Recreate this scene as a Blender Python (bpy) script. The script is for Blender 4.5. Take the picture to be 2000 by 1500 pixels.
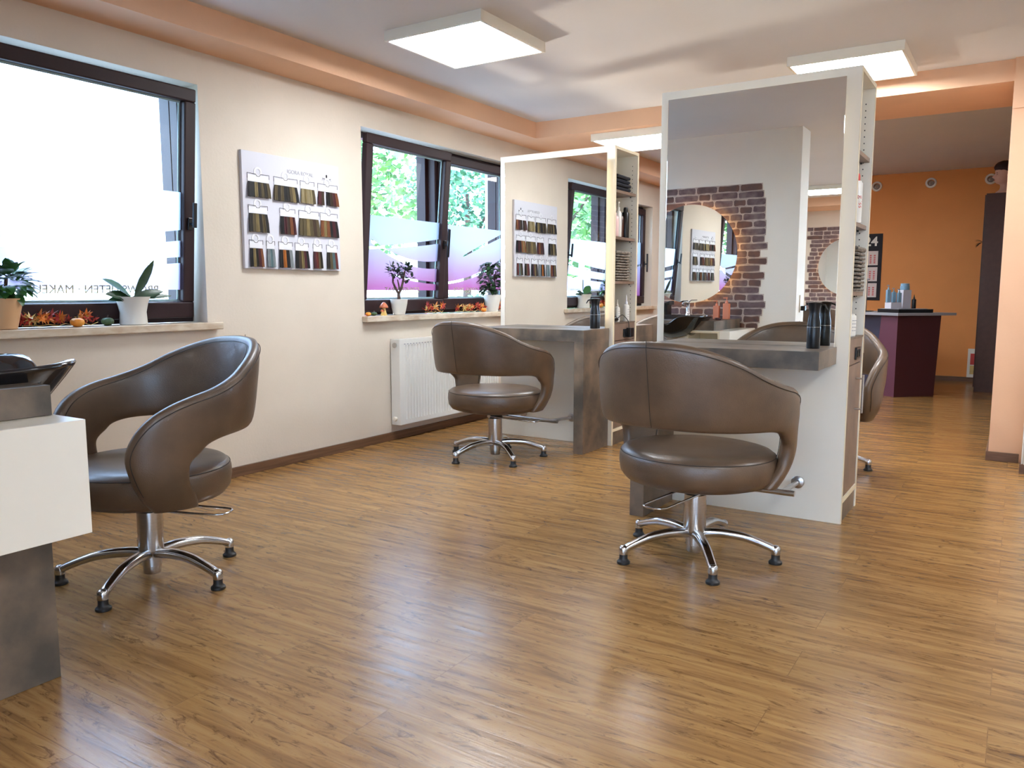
import bpy, bmesh, math, random
from mathutils import Vector, Matrix
random.seed(7)
PI = math.pi
sc = bpy.context.scene
for o in list(bpy.data.objects): bpy.data.objects.remove(o)

# ---------------------------------------------------------------- camera
cam_d = bpy.data.cameras.new('camera'); cam = bpy.data.objects.new('camera', cam_d)
sc.collection.objects.link(cam); sc.camera = cam
cam_d.sensor_fit = 'HORIZONTAL'; cam_d.sensor_width = 36; cam_d.lens = 36*1546.05/2000
cam_d.clip_start = .05; cam_d.clip_end = 200
cam.location = (0, 0, 1.13)
cam.rotation_euler = (PI/2-.115805, 0, .567598)

# ---------------------------------------------------------------- world, sun, exposure
w = bpy.data.worlds.new('world'); sc.world = w; w.use_nodes = True
bg = w.node_tree.nodes['Background']
bg.inputs[0].default_value = (.46, .68, 1.0, 1); bg.inputs[1].default_value = 7.0
sun_d = bpy.data.lights.new('sun', 'SUN'); sun = bpy.data.objects.new('sun', sun_d)
sc.collection.objects.link(sun)
sun_d.energy = 6; sun_d.angle = .02; sun_d.color = (.88, .94, 1)
sun.rotation_euler = (math.radians(48), 0, math.radians(75))     # high sun over the house, lights the garden only
# spot lamp standing in for sunlight thrown up by a parked car
gl_d = bpy.data.lights.new('windscreen_glint', 'SPOT'); gl = bpy.data.objects.new('windscreen_glint', gl_d)
sc.collection.objects.link(gl)
gl_d.energy = 1100; gl_d.color = (1, .90, .74); gl_d.shadow_soft_size = .22; gl_d.spot_size = math.radians(30); gl_d.spot_blend = .3
gl.location = (-9.6, 6.3, .40)
gl.rotation_euler = (Vector((-4.1, 5.3, 1.95))-gl.location).to_track_quat('-Z', 'Y').to_euler()
vs = sc.view_settings
vs.view_transform = 'Standard'; vs.look = 'None'; vs.exposure = 1.47; vs.gamma = 1; vs.use_curve_mapping = False
sc.cycles.max_bounces = 14; sc.cycles.diffuse_bounces = 5; sc.cycles.glossy_bounces = 8
sc.cycles.transparent_max_bounces = 24; sc.cycles.transmission_bounces = 8
sc.cycles.sample_clamp_indirect = 6; sc.cycles.caustics_reflective = False
PANEL = 15.0            # radiance of the ceiling panels

# ---------------------------------------------------------------- materials
def mat(name, col, rough=.6, metal=0, spec=.5, bump=0, bscale=40, coat=0, var=0, vscale=6, vcol=None, stretch=(1,1,1), emit=None, estr=0, trans=0, detail=4):
    m = bpy.data.materials.new(name); m.use_nodes = True
    nt = m.node_tree; N = nt.nodes; L = nt.links; p = N['Principled BSDF']
    p.inputs['Base Color'].default_value = (*col, 1); p.inputs['Roughness'].default_value = rough
    p.inputs['Metallic'].default_value = metal; p.inputs['Specular IOR Level'].default_value = spec
    p.inputs['Coat Weight'].default_value = coat; p.inputs['Coat Roughness'].default_value = .15
    p.inputs['Transmission Weight'].default_value = trans
    tc = N.new('ShaderNodeTexCoord'); mp = N.new('ShaderNodeMapping'); mp.inputs['Scale'].default_value = stretch
    L.new(tc.outputs['Object'], mp.inputs[0])
    n = N.new('ShaderNodeTexNoise'); n.inputs['Scale'].default_value = vscale; n.inputs['Detail'].default_value = detail
    L.new(mp.outputs[0], n.inputs['Vector'])
    r = N.new('ShaderNodeValToRGB'); c2 = vcol or tuple(c*(1-var) for c in col)
    r.color_ramp.elements[0].position = .35; r.color_ramp.elements[1].position = .65
    r.color_ramp.elements[0].color = (*c2, 1); r.color_ramp.elements[1].color = (*col, 1)
    L.new(n.outputs[0], r.inputs[0]); L.new(r.outputs[0], p.inputs['Base Color'])
    if bump:
        n2 = N.new('ShaderNodeTexNoise'); n2.inputs['Scale'].default_value = bscale; n2.inputs['Detail'].default_value = 3
        L.new(mp.outputs[0], n2.inputs['Vector'])
        b = N.new('ShaderNodeBump'); b.inputs['Strength'].default_value = bump; b.inputs['Distance'].default_value = .004
        L.new(n2.outputs[0], b.inputs['Height']); L.new(b.outputs[0], p.inputs['Normal'])
    if emit:
        p.inputs['Emission Color'].default_value = (*emit, 1); p.inputs['Emission Strength'].default_value = estr
    return m
M = {}
M['cream'] = mat('cream_wall_paint', (.67, .59, .495), .75, var=.04, vscale=3, bump=.25, bscale=60)
M['white_wall'] = mat('white_wall_paint', (.74, .73, .70), .75, var=.03, vscale=3, bump=.2, bscale=60)
M['peach'] = mat('peach_paint', (.80, .49, .31), .7, var=.05, vscale=3, bump=.15, bscale=60)
M['orange'] = mat('orange_paint', (.80, .31, .085), .7, var=.07, vscale=2, bump=.2, bscale=50)
M['ceil'] = mat('ceiling_paint', (.68, .66, .66), .8, var=.03, vscale=2, bump=.15, bscale=50)
M['base'] = mat('baseboard_wood', (.17, .085, .045), .5, var=.35, vscale=5, stretch=(1, .6, 14))
M['white'] = mat('white_laminate', (.82, .78, .68), .32, var=.02, vscale=4)
M['edge'] = mat('cream_edge_band', (.78, .70, .52), .4, var=.02)
M['grey'] = mat('rusted_grey_laminate', (.22, .162, .115), .42, vcol=(.078, .068, .057), vscale=6, bump=.15, bscale=90, detail=9)
M['wood_front'] = mat('brown_stone_laminate', (.26, .175, .13), .42, vcol=(.16, .115, .09), vscale=6, bump=.1, bscale=90, detail=8)
M['leather'] = mat('brown_leather', (.125, .075, .043), .38, vcol=(.082, .051, .031), vscale=7, bump=.22, bscale=260, spec=.55, coat=.12, detail=7)
M['stitch'] = mat('dark_stitching', (.025, .017, .013), .6)
M['chrome'] = mat('polished_aluminium', (.62, .63, .66), .14, metal=1, var=.12, vscale=20)
M['steel'] = mat('brushed_steel', (.56, .54, .52), .28, metal=1, var=.1, vscale=30, stretch=(1, 1, 8))
M['rubber'] = mat('black_rubber', (.012, .012, .013), .45)
M['black'] = mat('black_plastic', (.007, .007, .008), .28, spec=.35)
M['ceramic'] = mat('black_ceramic', (.006, .007, .010), .06, coat=.6)
M['brownframe'] = mat('dark_brown_window_profile', (.026, .011, .013), .5, spec=.3, var=.15, vscale=8, stretch=(1, 1, .3))
M['gasket'] = mat('light_gasket', (.35, .5, .55), .4)
M['marble'] = mat('beige_marble', (.66, .58, .46), .25, vcol=(.50, .38, .27), vscale=9, stretch=(1, 1, 2.5), detail=8)
M['pot'] = mat('white_ceramic_pot', (.72, .70, .64), .3)
M['potpeach'] = mat('peach_ceramic_pot', (.70, .42, .22), .35)
M['soil'] = mat('potting_soil', (.03, .02, .013), .9, bump=.5, bscale=50)
M['leafgreen'] = mat('dark_green_leaf', (.035, .085, .035), .35, var=.5, vscale=12)
M['leafmid'] = mat('mid_green_leaf', (.05, .17, .035), .4, var=.4, vscale=12)
M['jade'] = mat('jade_leaf', (.05, .075, .06), .35, var=.4, vscale=30)
M['bark'] = mat('bark', (.07, .04, .03), .8, bump=.5, bscale=60)
M['red'] = mat('red_leaf', (.55, .045, .03), .6, var=.5, vscale=25)
M['orangeleaf'] = mat('orange_leaf', (.75, .22, .03), .6, var=.35, vscale=25)
M['yellow'] = mat('yellow_glaze', (.72, .50, .16), .35, var=.2, vscale=20)
M['redcap'] = mat('red_brown_glaze', (.60, .16, .06), .35, var=.3, vscale=20)
M['pumpkin'] = mat('orange_gourd', (.78, .24, .02), .45, vcol=(.75, .33, .05), vscale=15)
M['gourd'] = mat('green_gourd', (.05, .10, .035), .45, var=.5, vscale=25, stretch=(1, 1, .3))
M['board'] = mat('white_board', (.60, .60, .66), .7)
M['plastic'] = mat('clear_white_plastic', (.72, .72, .76), .3)
M['print'] = mat('dark_print', (.02, .018, .022), .6, spec=.2)
M['printgrey'] = mat('grey_print', (.30, .30, .33), .5)
M['printred'] = mat('red_print', (.60, .06, .05), .5)
M['whiteprint'] = mat('white_print', (.8, .77, .70), .5)
M['towel'] = mat('dark_navy_towel', (.012, .014, .022), .95, bump=.9, bscale=300)
M['wicker'] = mat('grey_wicker', (.30, .26, .21), .8, vcol=(.10, .085, .075), vscale=40, stretch=(1, 1, 2.2))
M['bottlewhite'] = mat('white_bottle_plastic', (.75, .73, .68), .3)
M['bottlepink'] = mat('pink_bottle_plastic', (.72, .50, .48), .3)
M['salmon'] = mat('salmon_bottle_plastic', (.78, .27, .15), .4)
M['blueb'] = mat('pale_blue_bottle_plastic', (.20, .36, .50), .4)
M['bluecap'] = mat('blue_plastic', (.03, .12, .30), .4)
M['amber'] = mat('dark_brown_bottle', (.06, .02, .012), .25)
M['maroon'] = mat('dark_maroon_laminate', (.060, .012, .016), .45)
M['purple'] = mat('purple_laminate', (.115, .035, .065), .45)
M['navy'] = mat('navy_laminate', (.035, .035, .070), .45)
M['greytop'] = mat('grey_desk_edge', (.30, .31, .34), .4)
M['cabdark'] = mat('dark_brown_cabinet', (.070, .032, .026), .5, var=.15, vscale=20)
M['radiator'] = mat('radiator_enamel', (.76, .75, .71), .3)
M['skin'] = mat('mannequin_skin', (.62, .36, .27), .5)
M['hair'] = mat('dark_red_brown_hair', (.035, .010, .009), .5, bump=.8, bscale=80, stretch=(1, 6, 6))
M['paper'] = mat('calendar_paper', (.72, .62, .58), .7)
M['foliage'] = mat('garden_foliage', (.13, .30, .05), .6, vcol=(.05, .14, .05), vscale=2)
M['foliage2'] = mat('garden_foliage_blueish', (.12, .28, .12), .6, vcol=(.04, .13, .08), vscale=2)
M['grass'] = mat('pale_paving', (.34, .36, .36), .9, var=.2, vscale=2)
M['asphalt'] = mat('asphalt', (.30, .29, .28), .9, var=.15, vscale=10)
M['carred'] = mat('red_car_paint', (.60, .03, .04), .2, coat=.8)
M['carglass'] = mat('car_glass', (.02, .03, .04), .05)
M['render'] = mat('outer_wall_render', (.55, .50, .44), .8)
M['partition'] = mat('pale_partition_paint', (.82, .78, .69), .75, var=.03, vscale=3, bump=.2, bscale=60)
M['mirror'] = mat('mirror_silver', (.95, .96, .94), .0, metal=1)
M['panel'] = mat('light_panel', (.9, .9, .9), .4, emit=(.90, .95, 1.0), estr=PANEL)
M['ledstrip'] = mat('warm_white_led_strip', (.9, .85, .7), .4, emit=(1, .80, .50), estr=1.1)
M['ledwarm'] = mat('warm_led_strip', (.9, .8, .6), .4, emit=(1, .62, .32), estr=5)
M['mortar'] = mat('mortar_print', (.56, .46, .40), .8, var=.3, vscale=20)
M['brick1'] = mat('dark_brick_print', (.10, .065, .068), .8, vcol=(.17, .115, .115), vscale=16, detail=9)
M['brick2'] = mat('brown_brick_print', (.155, .078, .060), .8, vcol=(.085, .055, .055), vscale=14, detail=9)
M['brick3'] = mat('plum_brick_print', (.095, .056, .066), .8, vcol=(.20, .145, .14), vscale=18, detail=9)
HAIR = {k: mat('hair_'+k, tuple(x*.62 for x in c), .55, spec=.25, vcol=tuple(x*.35 for x in c), vscale=60, stretch=(1, 8, .3)) for k, c in dict(
    black=(.013, .011, .013), dark=(.030, .022, .017), brown=(.075, .042, .024), olive=(.15, .11, .05), gold=(.34, .25, .10),
    blond=(.46, .37, .20), red=(.19, .03, .022), wine=(.10, .016, .024), copper=(.30, .10, .035), ginger=(.58, .18, .02), silver=(.36, .40, .42), teal=(.14, .24, .26)).items()}

def glass_mat():
    m = bpy.data.materials.new('window_glass'); m.use_nodes = True
    N = m.node_tree.nodes; L = m.node_tree.links; N.clear()
    o = N.new('ShaderNodeOutputMaterial'); mx = N.new('ShaderNodeMixShader'); t = N.new('ShaderNodeBsdfTransparent'); g = N.new('ShaderNodeBsdfGlossy')
    g.inputs['Roughness'].default_value = .02; lw = N.new('ShaderNodeLayerWeight'); lw.inputs[0].default_value = .5
    pw = N.new('ShaderNodeMath'); pw.operation = 'POWER'; pw.inputs[1].default_value = 4.5; L.new(lw.outputs['Facing'], pw.inputs[0])
    f = N.new('ShaderNodeMath'); f.operation = 'ADD'; f.inputs[1].default_value = .05; L.new(pw.outputs[0], f.inputs[0])
    t.inputs[0].default_value = (.96, .98, .98, 1)
    L.new(f.outputs[0], mx.inputs[0]); L.new(t.outputs[0], mx.inputs[1]); L.new(g.outputs[0], mx.inputs[2]); L.new(mx.outputs[0], o.inputs[0])
    return m
M['glass'] = glass_mat()

def film_mat(name, curves, H, top=(.17, .19, .23), bot=(.13, .036, .085)):
    """printed frosted film; local x = 0..1 across the pane, local z = 0..H; clear gaps follow z = a + b*u + c*u^2, half-width w0 + w1*u"""
    m = bpy.data.materials.new(name); m.use_nodes = True
    N = m.node_tree.nodes; L = m.node_tree.links; N.clear()
    def mth(op, a, b=None):
        n = N.new('ShaderNodeMath'); n.operation = op
        for i, v in enumerate((a, b)):
            if v is None: continue
            if isinstance(v, (int, float)): n.inputs[i].default_value = v
            else: L.new(v, n.inputs[i])
        return n.outputs[0]
    tc = N.new('ShaderNodeUVMap'); sp = N.new('ShaderNodeSeparateXYZ'); L.new(tc.outputs[0], sp.inputs[0])
    u, z = sp.outputs[0], sp.outputs[1]
    clear = None
    for a, b, c, w0, w1, u0, u1 in curves:
        f = mth('ADD', mth('ADD', mth('MULTIPLY', u, b), a), mth('MULTIPLY', mth('MULTIPLY', u, u), c))
        k = mth('LESS_THAN', mth('ABSOLUTE', mth('SUBTRACT', z, f)), mth('ADD', mth('MULTIPLY', u, w1), w0))
        k = mth('MULTIPLY', k, mth('MULTIPLY', mth('GREATER_THAN', u, u0), mth('LESS_THAN', u, u1)))
        clear = k if clear is None else mth('MAXIMUM', clear, k)
    ramp = N.new('ShaderNodeValToRGB'); ramp.color_ramp.elements[0].color = (*bot, 1); ramp.color_ramp.elements[1].color = (*top, 1)
    ramp.color_ramp.elements[0].position = .05; ramp.color_ramp.elements[1].position = .8
    L.new(mth('DIVIDE', z, H), ramp.inputs[0])
    tl = N.new('ShaderNodeBsdfTranslucent'); L.new(ramp.outputs[0], tl.inputs[0])
    df = N.new('ShaderNodeBsdfDiffuse'); L.new(ramp.outputs[0], df.inputs[0])
    m1 = N.new('ShaderNodeMixShader'); m1.inputs[0].default_value = .25; L.new(tl.outputs[0], m1.inputs[1]); L.new(df.outputs[0], m1.inputs[2])
    tr = N.new('ShaderNodeBsdfTransparent'); mx = N.new('ShaderNodeMixShader')
    L.new(mth('ADD', mth('MULTIPLY', clear, .98), .004), mx.inputs[0]); L.new(m1.outputs[0], mx.inputs[1]); L.new(tr.outputs[0], mx.inputs[2])
    o = N.new('ShaderNodeOutputMaterial'); L.new(mx.outputs[0], o.inputs[0])
    return m

def floor_mat():
    m = bpy.data.materials.new('oak_laminate_floor'); m.use_nodes = True
    N = m.node_tree.nodes; L = m.node_tree.links; p = N['Principled BSDF']
    tc = N.new('ShaderNodeTexCoord')
    br = N.new('ShaderNodeTexBrick'); br.offset = .37; br.inputs['Scale'].default_value = 1
    br.inputs['Brick Width'].default_value = 1.38; br.inputs['Row Height'].default_value = .193; br.inputs['Mortar Size'].default_value = .0012
    br.inputs['Color1'].default_value = (0, 0, 0, 1); br.inputs['Color2'].default_value = (1, 1, 1, 1); br.inputs['Mortar'].default_value = (.5, .5, .5, 1)
    br.inputs['Mortar Smooth'].default_value = .3
    L.new(tc.outputs['Object'], br.inputs['Vector'])
    # plank by plank offset of the grain
    cmb = N.new('ShaderNodeVectorMath'); cmb.operation = 'MULTIPLY_ADD'
    L.new(br.outputs['Color'], cmb.inputs[0]); cmb.inputs[1].default_value = (7, 5, 3); L.new(tc.outputs['Object'], cmb.inputs[2])
    mp = N.new('ShaderNodeMapping'); mp.inputs['Scale'].default_value = (1.0, 13, 1); L.new(cmb.outputs[0], mp.inputs[0])
    dist = N.new('ShaderNodeTexNoise'); dist.inputs['Scale'].default_value = 1.6; dist.inputs['Detail'].default_value = 2; L.new(cmb.outputs[0], dist.inputs['Vector'])
    g = N.new('ShaderNodeTexNoise'); g.inputs['Scale'].default_value = 2.2; g.inputs['Detail'].default_value = 9; g.inputs['Roughness'].default_value = .62; g.inputs['Distortion'].default_value = .8
    L.new(mp.outputs[0], g.inputs['Vector'])
    r = N.new('ShaderNodeValToRGB'); e = r.color_ramp.elements
    e[0].position = .30; e[0].color = (.175, .085, .030, 1); e[1].position = .74; e[1].color = (.40, .228, .088, 1)
    x = e.new(.43); x.color = (.262, .134, .044, 1); x = e.new(.55); x.color = (.335, .183, .064, 1)
    L.new(g.outputs[0], r.inputs[0])
    # knots and cracks
    mp2 = N.new('ShaderNodeMapping'); mp2.inputs['Scale'].default_value = (2.4, 10, 1); L.new(cmb.outputs[0], mp2.inputs[0])
    k = N.new('ShaderNodeTexNoise'); k.inputs['Scale'].default_value = 2.6; k.inputs['Detail'].default_value = 12; k.inputs['Roughness'].default_value = .75; k.inputs['Distortion'].default_value = 1.8
    L.new(mp2.outputs[0], k.inputs['Vector'])
    kr = N.new('ShaderNodeValToRGB'); kr.color_ramp.elements[0].position = .37; kr.color_ramp.elements[0].color = (.34, .27, .22, 1)
    kr.color_ramp.elements[1].position = .46; kr.color_ramp.elements[1].color = (1, 1, 1, 1); L.new(k.outputs[0], kr.inputs[0])
    mu = N.new('ShaderNodeMix'); mu.data_type = 'RGBA'; mu.blend_type = 'MULTIPLY'; mu.inputs[0].default_value = .85
    L.new(r.outputs[0], mu.inputs[6]); L.new(kr.outputs[0], mu.inputs[7])
    tone = N.new('ShaderNodeMix'); tone.data_type = 'RGBA'; tone.blend_type = 'MULTIPLY'; tone.inputs[0].default_value = .22
    tr = N.new('ShaderNodeMapRange'); tr.inputs[3].default_value = .62; tr.inputs[4].default_value = 1.1; L.new(br.outputs['Color'], tr.inputs[0])
    L.new(mu.outputs[2], tone.inputs[6]); L.new(tr.outputs[0], tone.inputs[7])
    seam = N.new('ShaderNodeMix'); seam.data_type = 'RGBA'; seam.blend_type = 'MIX'; seam.inputs[7].default_value = (.10, .045, .02, 1)
    sf = N.new('ShaderNodeMath'); sf.operation = 'MULTIPLY'; sf.inputs[1].default_value = .35; L.new(br.outputs['Fac'], sf.inputs[0])
    L.new(sf.outputs[0], seam.inputs[0]); L.new(tone.outputs[2], seam.inputs[6]); L.new(seam.outputs[2], p.inputs['Base Color'])
    rr = N.new('ShaderNodeMapRange'); rr.inputs[3].default_value = .18; rr.inputs[4].default_value = .29; L.new(g.outputs[0], rr.inputs[0]); L.new(rr.outputs[0], p.inputs['Roughness'])
    b = N.new('ShaderNodeBump'); b.inputs['Strength'].default_value = .35; b.inputs['Distance'].default_value = .003; L.new(g.outputs[0], b.inputs['Height']); L.new(b.outputs[0], p.inputs['Normal'])
    p.inputs['Specular IOR Level'].default_value = .5
    return m
M['floor'] = floor_mat()

# ---------------------------------------------------------------- mesh helpers
COL = sc.collection
class MB:
    def __init__(s): s.bm = bmesh.new(); s.mi = 0
    def face(s, vs):
        try: f = s.bm.faces.new(vs); f.material_index = s.mi; return f
        except ValueError: return None
    def box(s, x0, x1, y0, y1, z0, z1, mtx=None):
        v = [Vector((x, y, z)) for z in (z0, z1) for y in (y0, y1) for x in (x0, x1)]
        if mtx: v = [mtx@p for p in v]
        v = [s.bm.verts.new(p) for p in v]
        for q in ((0,2,3,1),(4,5,7,6),(0,1,5,4),(2,6,7,3),(0,4,6,2),(1,3,7,5)): s.face([v[i] for i in q])
        return s
    def prism(s, pts, d, h):           # pts: 3D polygon, extruded by vector d
        a = [s.bm.verts.new(Vector(p)) for p in pts]; b = [s.bm.verts.new(Vector(p)+Vector(d)*h) for p in pts]
        s.face(a[::-1]); s.face(b)
        n = len(pts)
        for i in range(n): s.face([a[i], a[(i+1)%n], b[(i+1)%n], b[i]])
        return s
    def rings(s, rs, cap=True, closed=False):
        R = [[s.bm.verts.new(p) for p in r] for r in rs]; n = len(R[0])
        for i in range(len(R)-1+(1 if closed else 0)):
            A, B = R[i], R[(i+1)%len(R)]
            for j in range(n): s.face([A[j], A[(j+1)%n], B[(j+1)%n], B[j]])
        if cap and not closed: s.face(R[0][::-1]); s.face(R[-1])
        return s
    def lathe(s, prof, c=(0,0,0), n=24, sx=1, sy=1, mtx=None, cap=True):   # prof [(r,z)]
        rs = []
        for r, z in prof:
            r = max(r, .0004)
            ring = [Vector((c[0]+sx*r*math.cos(2*PI*i/n), c[1]+sy*r*math.sin(2*PI*i/n), c[2]+z)) for i in range(n)]
            if mtx: ring = [mtx@p for p in ring]
            rs.append(ring)
        return s.rings(rs, cap)
    def tube(s, pts, r, n=10, closed=False, flat=1.0):
        pts = [Vector(p) for p in pts]; rr = r if isinstance(r, (list, tuple)) else [r]*len(pts)
        rs = []; up = None
        for i, p in enumerate(pts):
            a = pts[i-1] if (i > 0 or closed) else p; b = pts[(i+1) % len(pts)] if (i < len(pts)-1 or closed) else p
            t = (b-a).normalized()
            if up is None: up = t.orthogonal().normalized() if abs(t.z) > .9 else Vector((0, 0, 1))
            sd = t.cross(up)
            if sd.length < 1e-4: sd = t.orthogonal()
            sd.normalize(); u2 = sd.cross(t).normalized(); up = u2
            rs.append([p+sd*(rr[i]*math.cos(2*PI*k/n))+u2*(rr[i]*flat*math.sin(2*PI*k/n)) for k in range(n)])
        return s.rings(rs, True, closed)
    def leaf(s, p, d, up, L, W, curl=.15):
        d = Vector(d).normalized(); up = Vector(up); sd = d.cross(up)
        if sd.length < 1e-3: sd = d.orthogonal()
        sd.normalize(); nn = sd.cross(d).normalized(); p = Vector(p)
        prof = [(0, .12), (.2, .7), (.45, 1), (.7, .85), (.9, .4), (1, .03)]
        A = []; 
        for t, ww in prof:
            c = p+d*(L*t)-nn*(curl*L*t*t); e = nn*(W*.12*ww)
            A.append([s.bm.verts.new(c+sd*(W*.5*ww)+e), s.bm.verts.new(c), s.bm.verts.new(c-sd*(W*.5*ww)+e)])
        for i in range(len(A)-1):
            for j in (0, 1): s.face([A[i][j], A[i][j+1], A[i+1][j+1], A[i+1][j]])
        return s
    def build(s, name, m, parent=None, smooth=False, bevel=0, seg=2, loc=None, rot=None, sub=0, angle=35):
        bmesh.ops.recalc_face_normals(s.bm, faces=s.bm.faces[:])
        me = bpy.data.meshes.new(name); s.bm.to_mesh(me); s.bm.free()
        for x in (m if isinstance(m, (list, tuple)) else [m]): me.materials.append(x)
        o = bpy.data.objects.new(name, me); COL.objects.link(o)
        if smooth:
            for p in me.polygons: p.use_smooth = True
            if angle < 180: me.set_sharp_from_angle(angle=math.radians(angle))
        if bevel:
            b = o.modifiers.new('bevel', 'BEVEL'); b.width = bevel; b.segments = seg; b.limit_method = 'ANGLE'; b.angle_limit = math.radians(40)
        if sub:
            u = o.modifiers.new('sub', 'SUBSURF'); u.levels = sub; u.render_levels = sub
        if parent: o.parent = parent
        if loc: o.location = loc
        if rot: o.rotation_euler = rot
        return o
def thing(name, label, cat, loc=(0,0,0), rz=0, group=None, kind=None):
    o = bpy.data.objects.new(name, None); COL.objects.link(o); o.empty_display_size = .1
    o.location = loc; o.rotation_euler = (0, 0, rz)
    if kind: o['kind'] = kind
    if label: o['label'] = label
    if cat: o['category'] = cat
    if group: o['group'] = group
    return o
def tag(o, label, cat, group=None):
    o['label'] = label; o['category'] = cat
    if group: o['group'] = group
    return o
def struct(o, label=None):
    o['kind'] = 'structure'
    if label: o['label'] = label
    return o
def copy_tree(o, parent=None):
    c = o.copy(); COL.objects.link(c)
    if parent: c.parent = parent
    for ch in [x for x in bpy.data.objects if x.parent == o]: copy_tree(ch, c)
    return c
def text_mb(txt, size, mtx, extrude=.0006, mirror=False, bold=0.0, align='CENTER'):
    """letters as mesh; local x right, local y up, placed by mtx"""
    cu = bpy.data.curves.new('t', 'FONT'); cu.body = txt; cu.size = size; cu.extrude = extrude; cu.align_x = align; cu.offset = bold
    to = bpy.data.objects.new('t', cu); COL.objects.link(to); bpy.context.view_layer.update()
    me = to.evaluated_get(bpy.context.evaluated_depsgraph_get()).to_mesh()
    b = MB(); b.bm.from_mesh(me)
    S = Matrix.Scale(-1, 4, (1, 0, 0)) if mirror else Matrix()
    b.bm.transform(mtx@S)
    to.evaluated_get(bpy.context.evaluated_depsgraph_get()).to_mesh_clear()
    bpy.data.objects.remove(to); bpy.data.curves.remove(cu)
    return b
def frame_mtx(o, xa, ya):     # origin, x axis, y axis
    xa = Vector(xa).normalized(); ya = Vector(ya).normalized(); za = xa.cross(ya)
    m = Matrix((( xa.x, ya.x, za.x, o[0]), (xa.y, ya.y, za.y, o[1]), (xa.z, ya.z, za.z, o[2]), (0, 0, 0, 1)))
    return m

# ================================================================ ROOM SHELL
XW = -4.0        # inner face of the window wall
YB = .37         # inner face of the partition with the brick wallpaper
ZC = 2.616; ZS = 2.478
def wall(name, x0, x1, y0, y1, z0, z1, m):
    return struct(MB().box(x0, x1, y0, y1, z0, z1).build(name, m))
wall('floor', -4.4, 3.4, -6.6, 11.9, -.15, 0, M['floor'])
# window wall with three openings (y0, y1, z0, z1)
WIN = [(.62, 2.96, .955, 2.295), (4.285, 6.36, .955, 2.295), (8.55, 9.60, .955, 2.2), (-3.5, -1.5, .955, 2.295)]
b = MB(); ys = -6.6
for (a, c, z0, z1) in [WIN[3]]+WIN[:3]:
    b.box(XW-.36, XW, ys, a, 0, 2.75); b.box(XW-.36, XW, a, c, 0, z0-.045); b.box(XW-.36, XW, a, c, z1, 2.75); ys = c
b.box(XW-.36, XW, ys, 11.9, 0, 2.75)
struct(b.build('wall_left', M['cream']))
wall('wall_far', XW, 3.4, 11.49, 11.85, 0, 2.8, M['orange'])
b = MB(); ys = -6.2
for a, c in ((-4.6, -1.6),):  # opening for the unseen window added as fill
    b.box(3.0, 3.36, ys, a, 0, 2.8); b.box(3.0, 3.36, a, c, 0, .8); b.box(3.0, 3.36, a, c, 2.3, 2.8); ys = c
b.box(3.0, 3.36, ys, 11.49, 0, 2.8)
struct(b.build('wall_right', M['white_wall']))
b = MB(); b.box(XW, -.6, -6.56, -6.2, 0, 2.8); b.box(-.6, 2.6, -6.56, -6.2, 0, .8); b.box(-.6, 2.6, -6.56, -6.2, 2.3, 2.8); b.box(2.6, 3.0, -6.56, -6.2, 0, 2.8)  # with an opening for the added rear fill window
struct(b.build('wall_rear', M['cream']))
wall('wall_partition', XW, -1.74, .06, YB, 0, ZC, M['partition'])
wall('wall_passage', .075, 3.0, 5.81, 6.16, 0, ZC, M['white_wall'])
wall('wall_pillar', -.115, 3.0, 6.165, 7.01, 0, ZC+.04, M['peach'])
# ceilings
b = MB(); b.box(XW, 3.0, -6.2, 6.2, ZC, 2.8); struct(b.build('ceiling', M['ceil']))
wall('ceiling_far', XW, 3.0, 7.0, 11.49, 2.645, 2.8, M['ceil'])
# soffit boxes
wall('trim_1', XW, -3.695, -5.4, 6.19, ZS, ZC, M['peach'])
wall('trim_2', XW, -.115, 6.19, 7.01, ZS, ZC+.04, M['peach'])
wall('trim_3', XW, -3.695, 7.01, 11.49, ZS, 2.645, M['peach'])
wall('trim_4', XW, 3.0, -6.2, -5.4, ZS, ZC, M['peach'])
wall('trim_5', -.115, .075, 6.155, 6.17, 2.3, ZC, M['peach'])
def bboard(name, x0, x1, y0, y1):
    return struct(MB().box(x0, x1, y0, y1, 0, .062).build(name, M['base'], bevel=.003))
bboard('baseboard_left', XW, XW+.017, YB, 11.49)
bboard('baseboard_far', XW+.017, 3.0, 11.473, 11.49)
bboard('baseboard_partition', XW+.017, -1.74, YB, YB+.015)
b = MB(); b.box(-.13, .06, 6.148, 6.165, 0, .062); b.box(-.13, -.115, 6.165, 7.01, 0, .062)
struct(b.build('baseboard_pillar', M['base'], bevel=.003))
bboard('baseboard_passage', .062, 3.0, 5.795, 5.81)
d1 = struct(MB().box(.16, .98, 5.77, 5.793, .01, 2.05).build('door_1', M['white'], bevel=.004))
b = MB()
b.box(.085, .155, 5.765, 5.80, .063, 2.12); b.box(.985, 1.055, 5.765, 5.80, .063, 2.12); b.box(.155, .985, 5.765, 5.80, 2.055, 2.12)
b.build('door_frame', M['white'], d1, bevel=.003)
# ceiling crack joints / vent line are too faint to model

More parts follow.
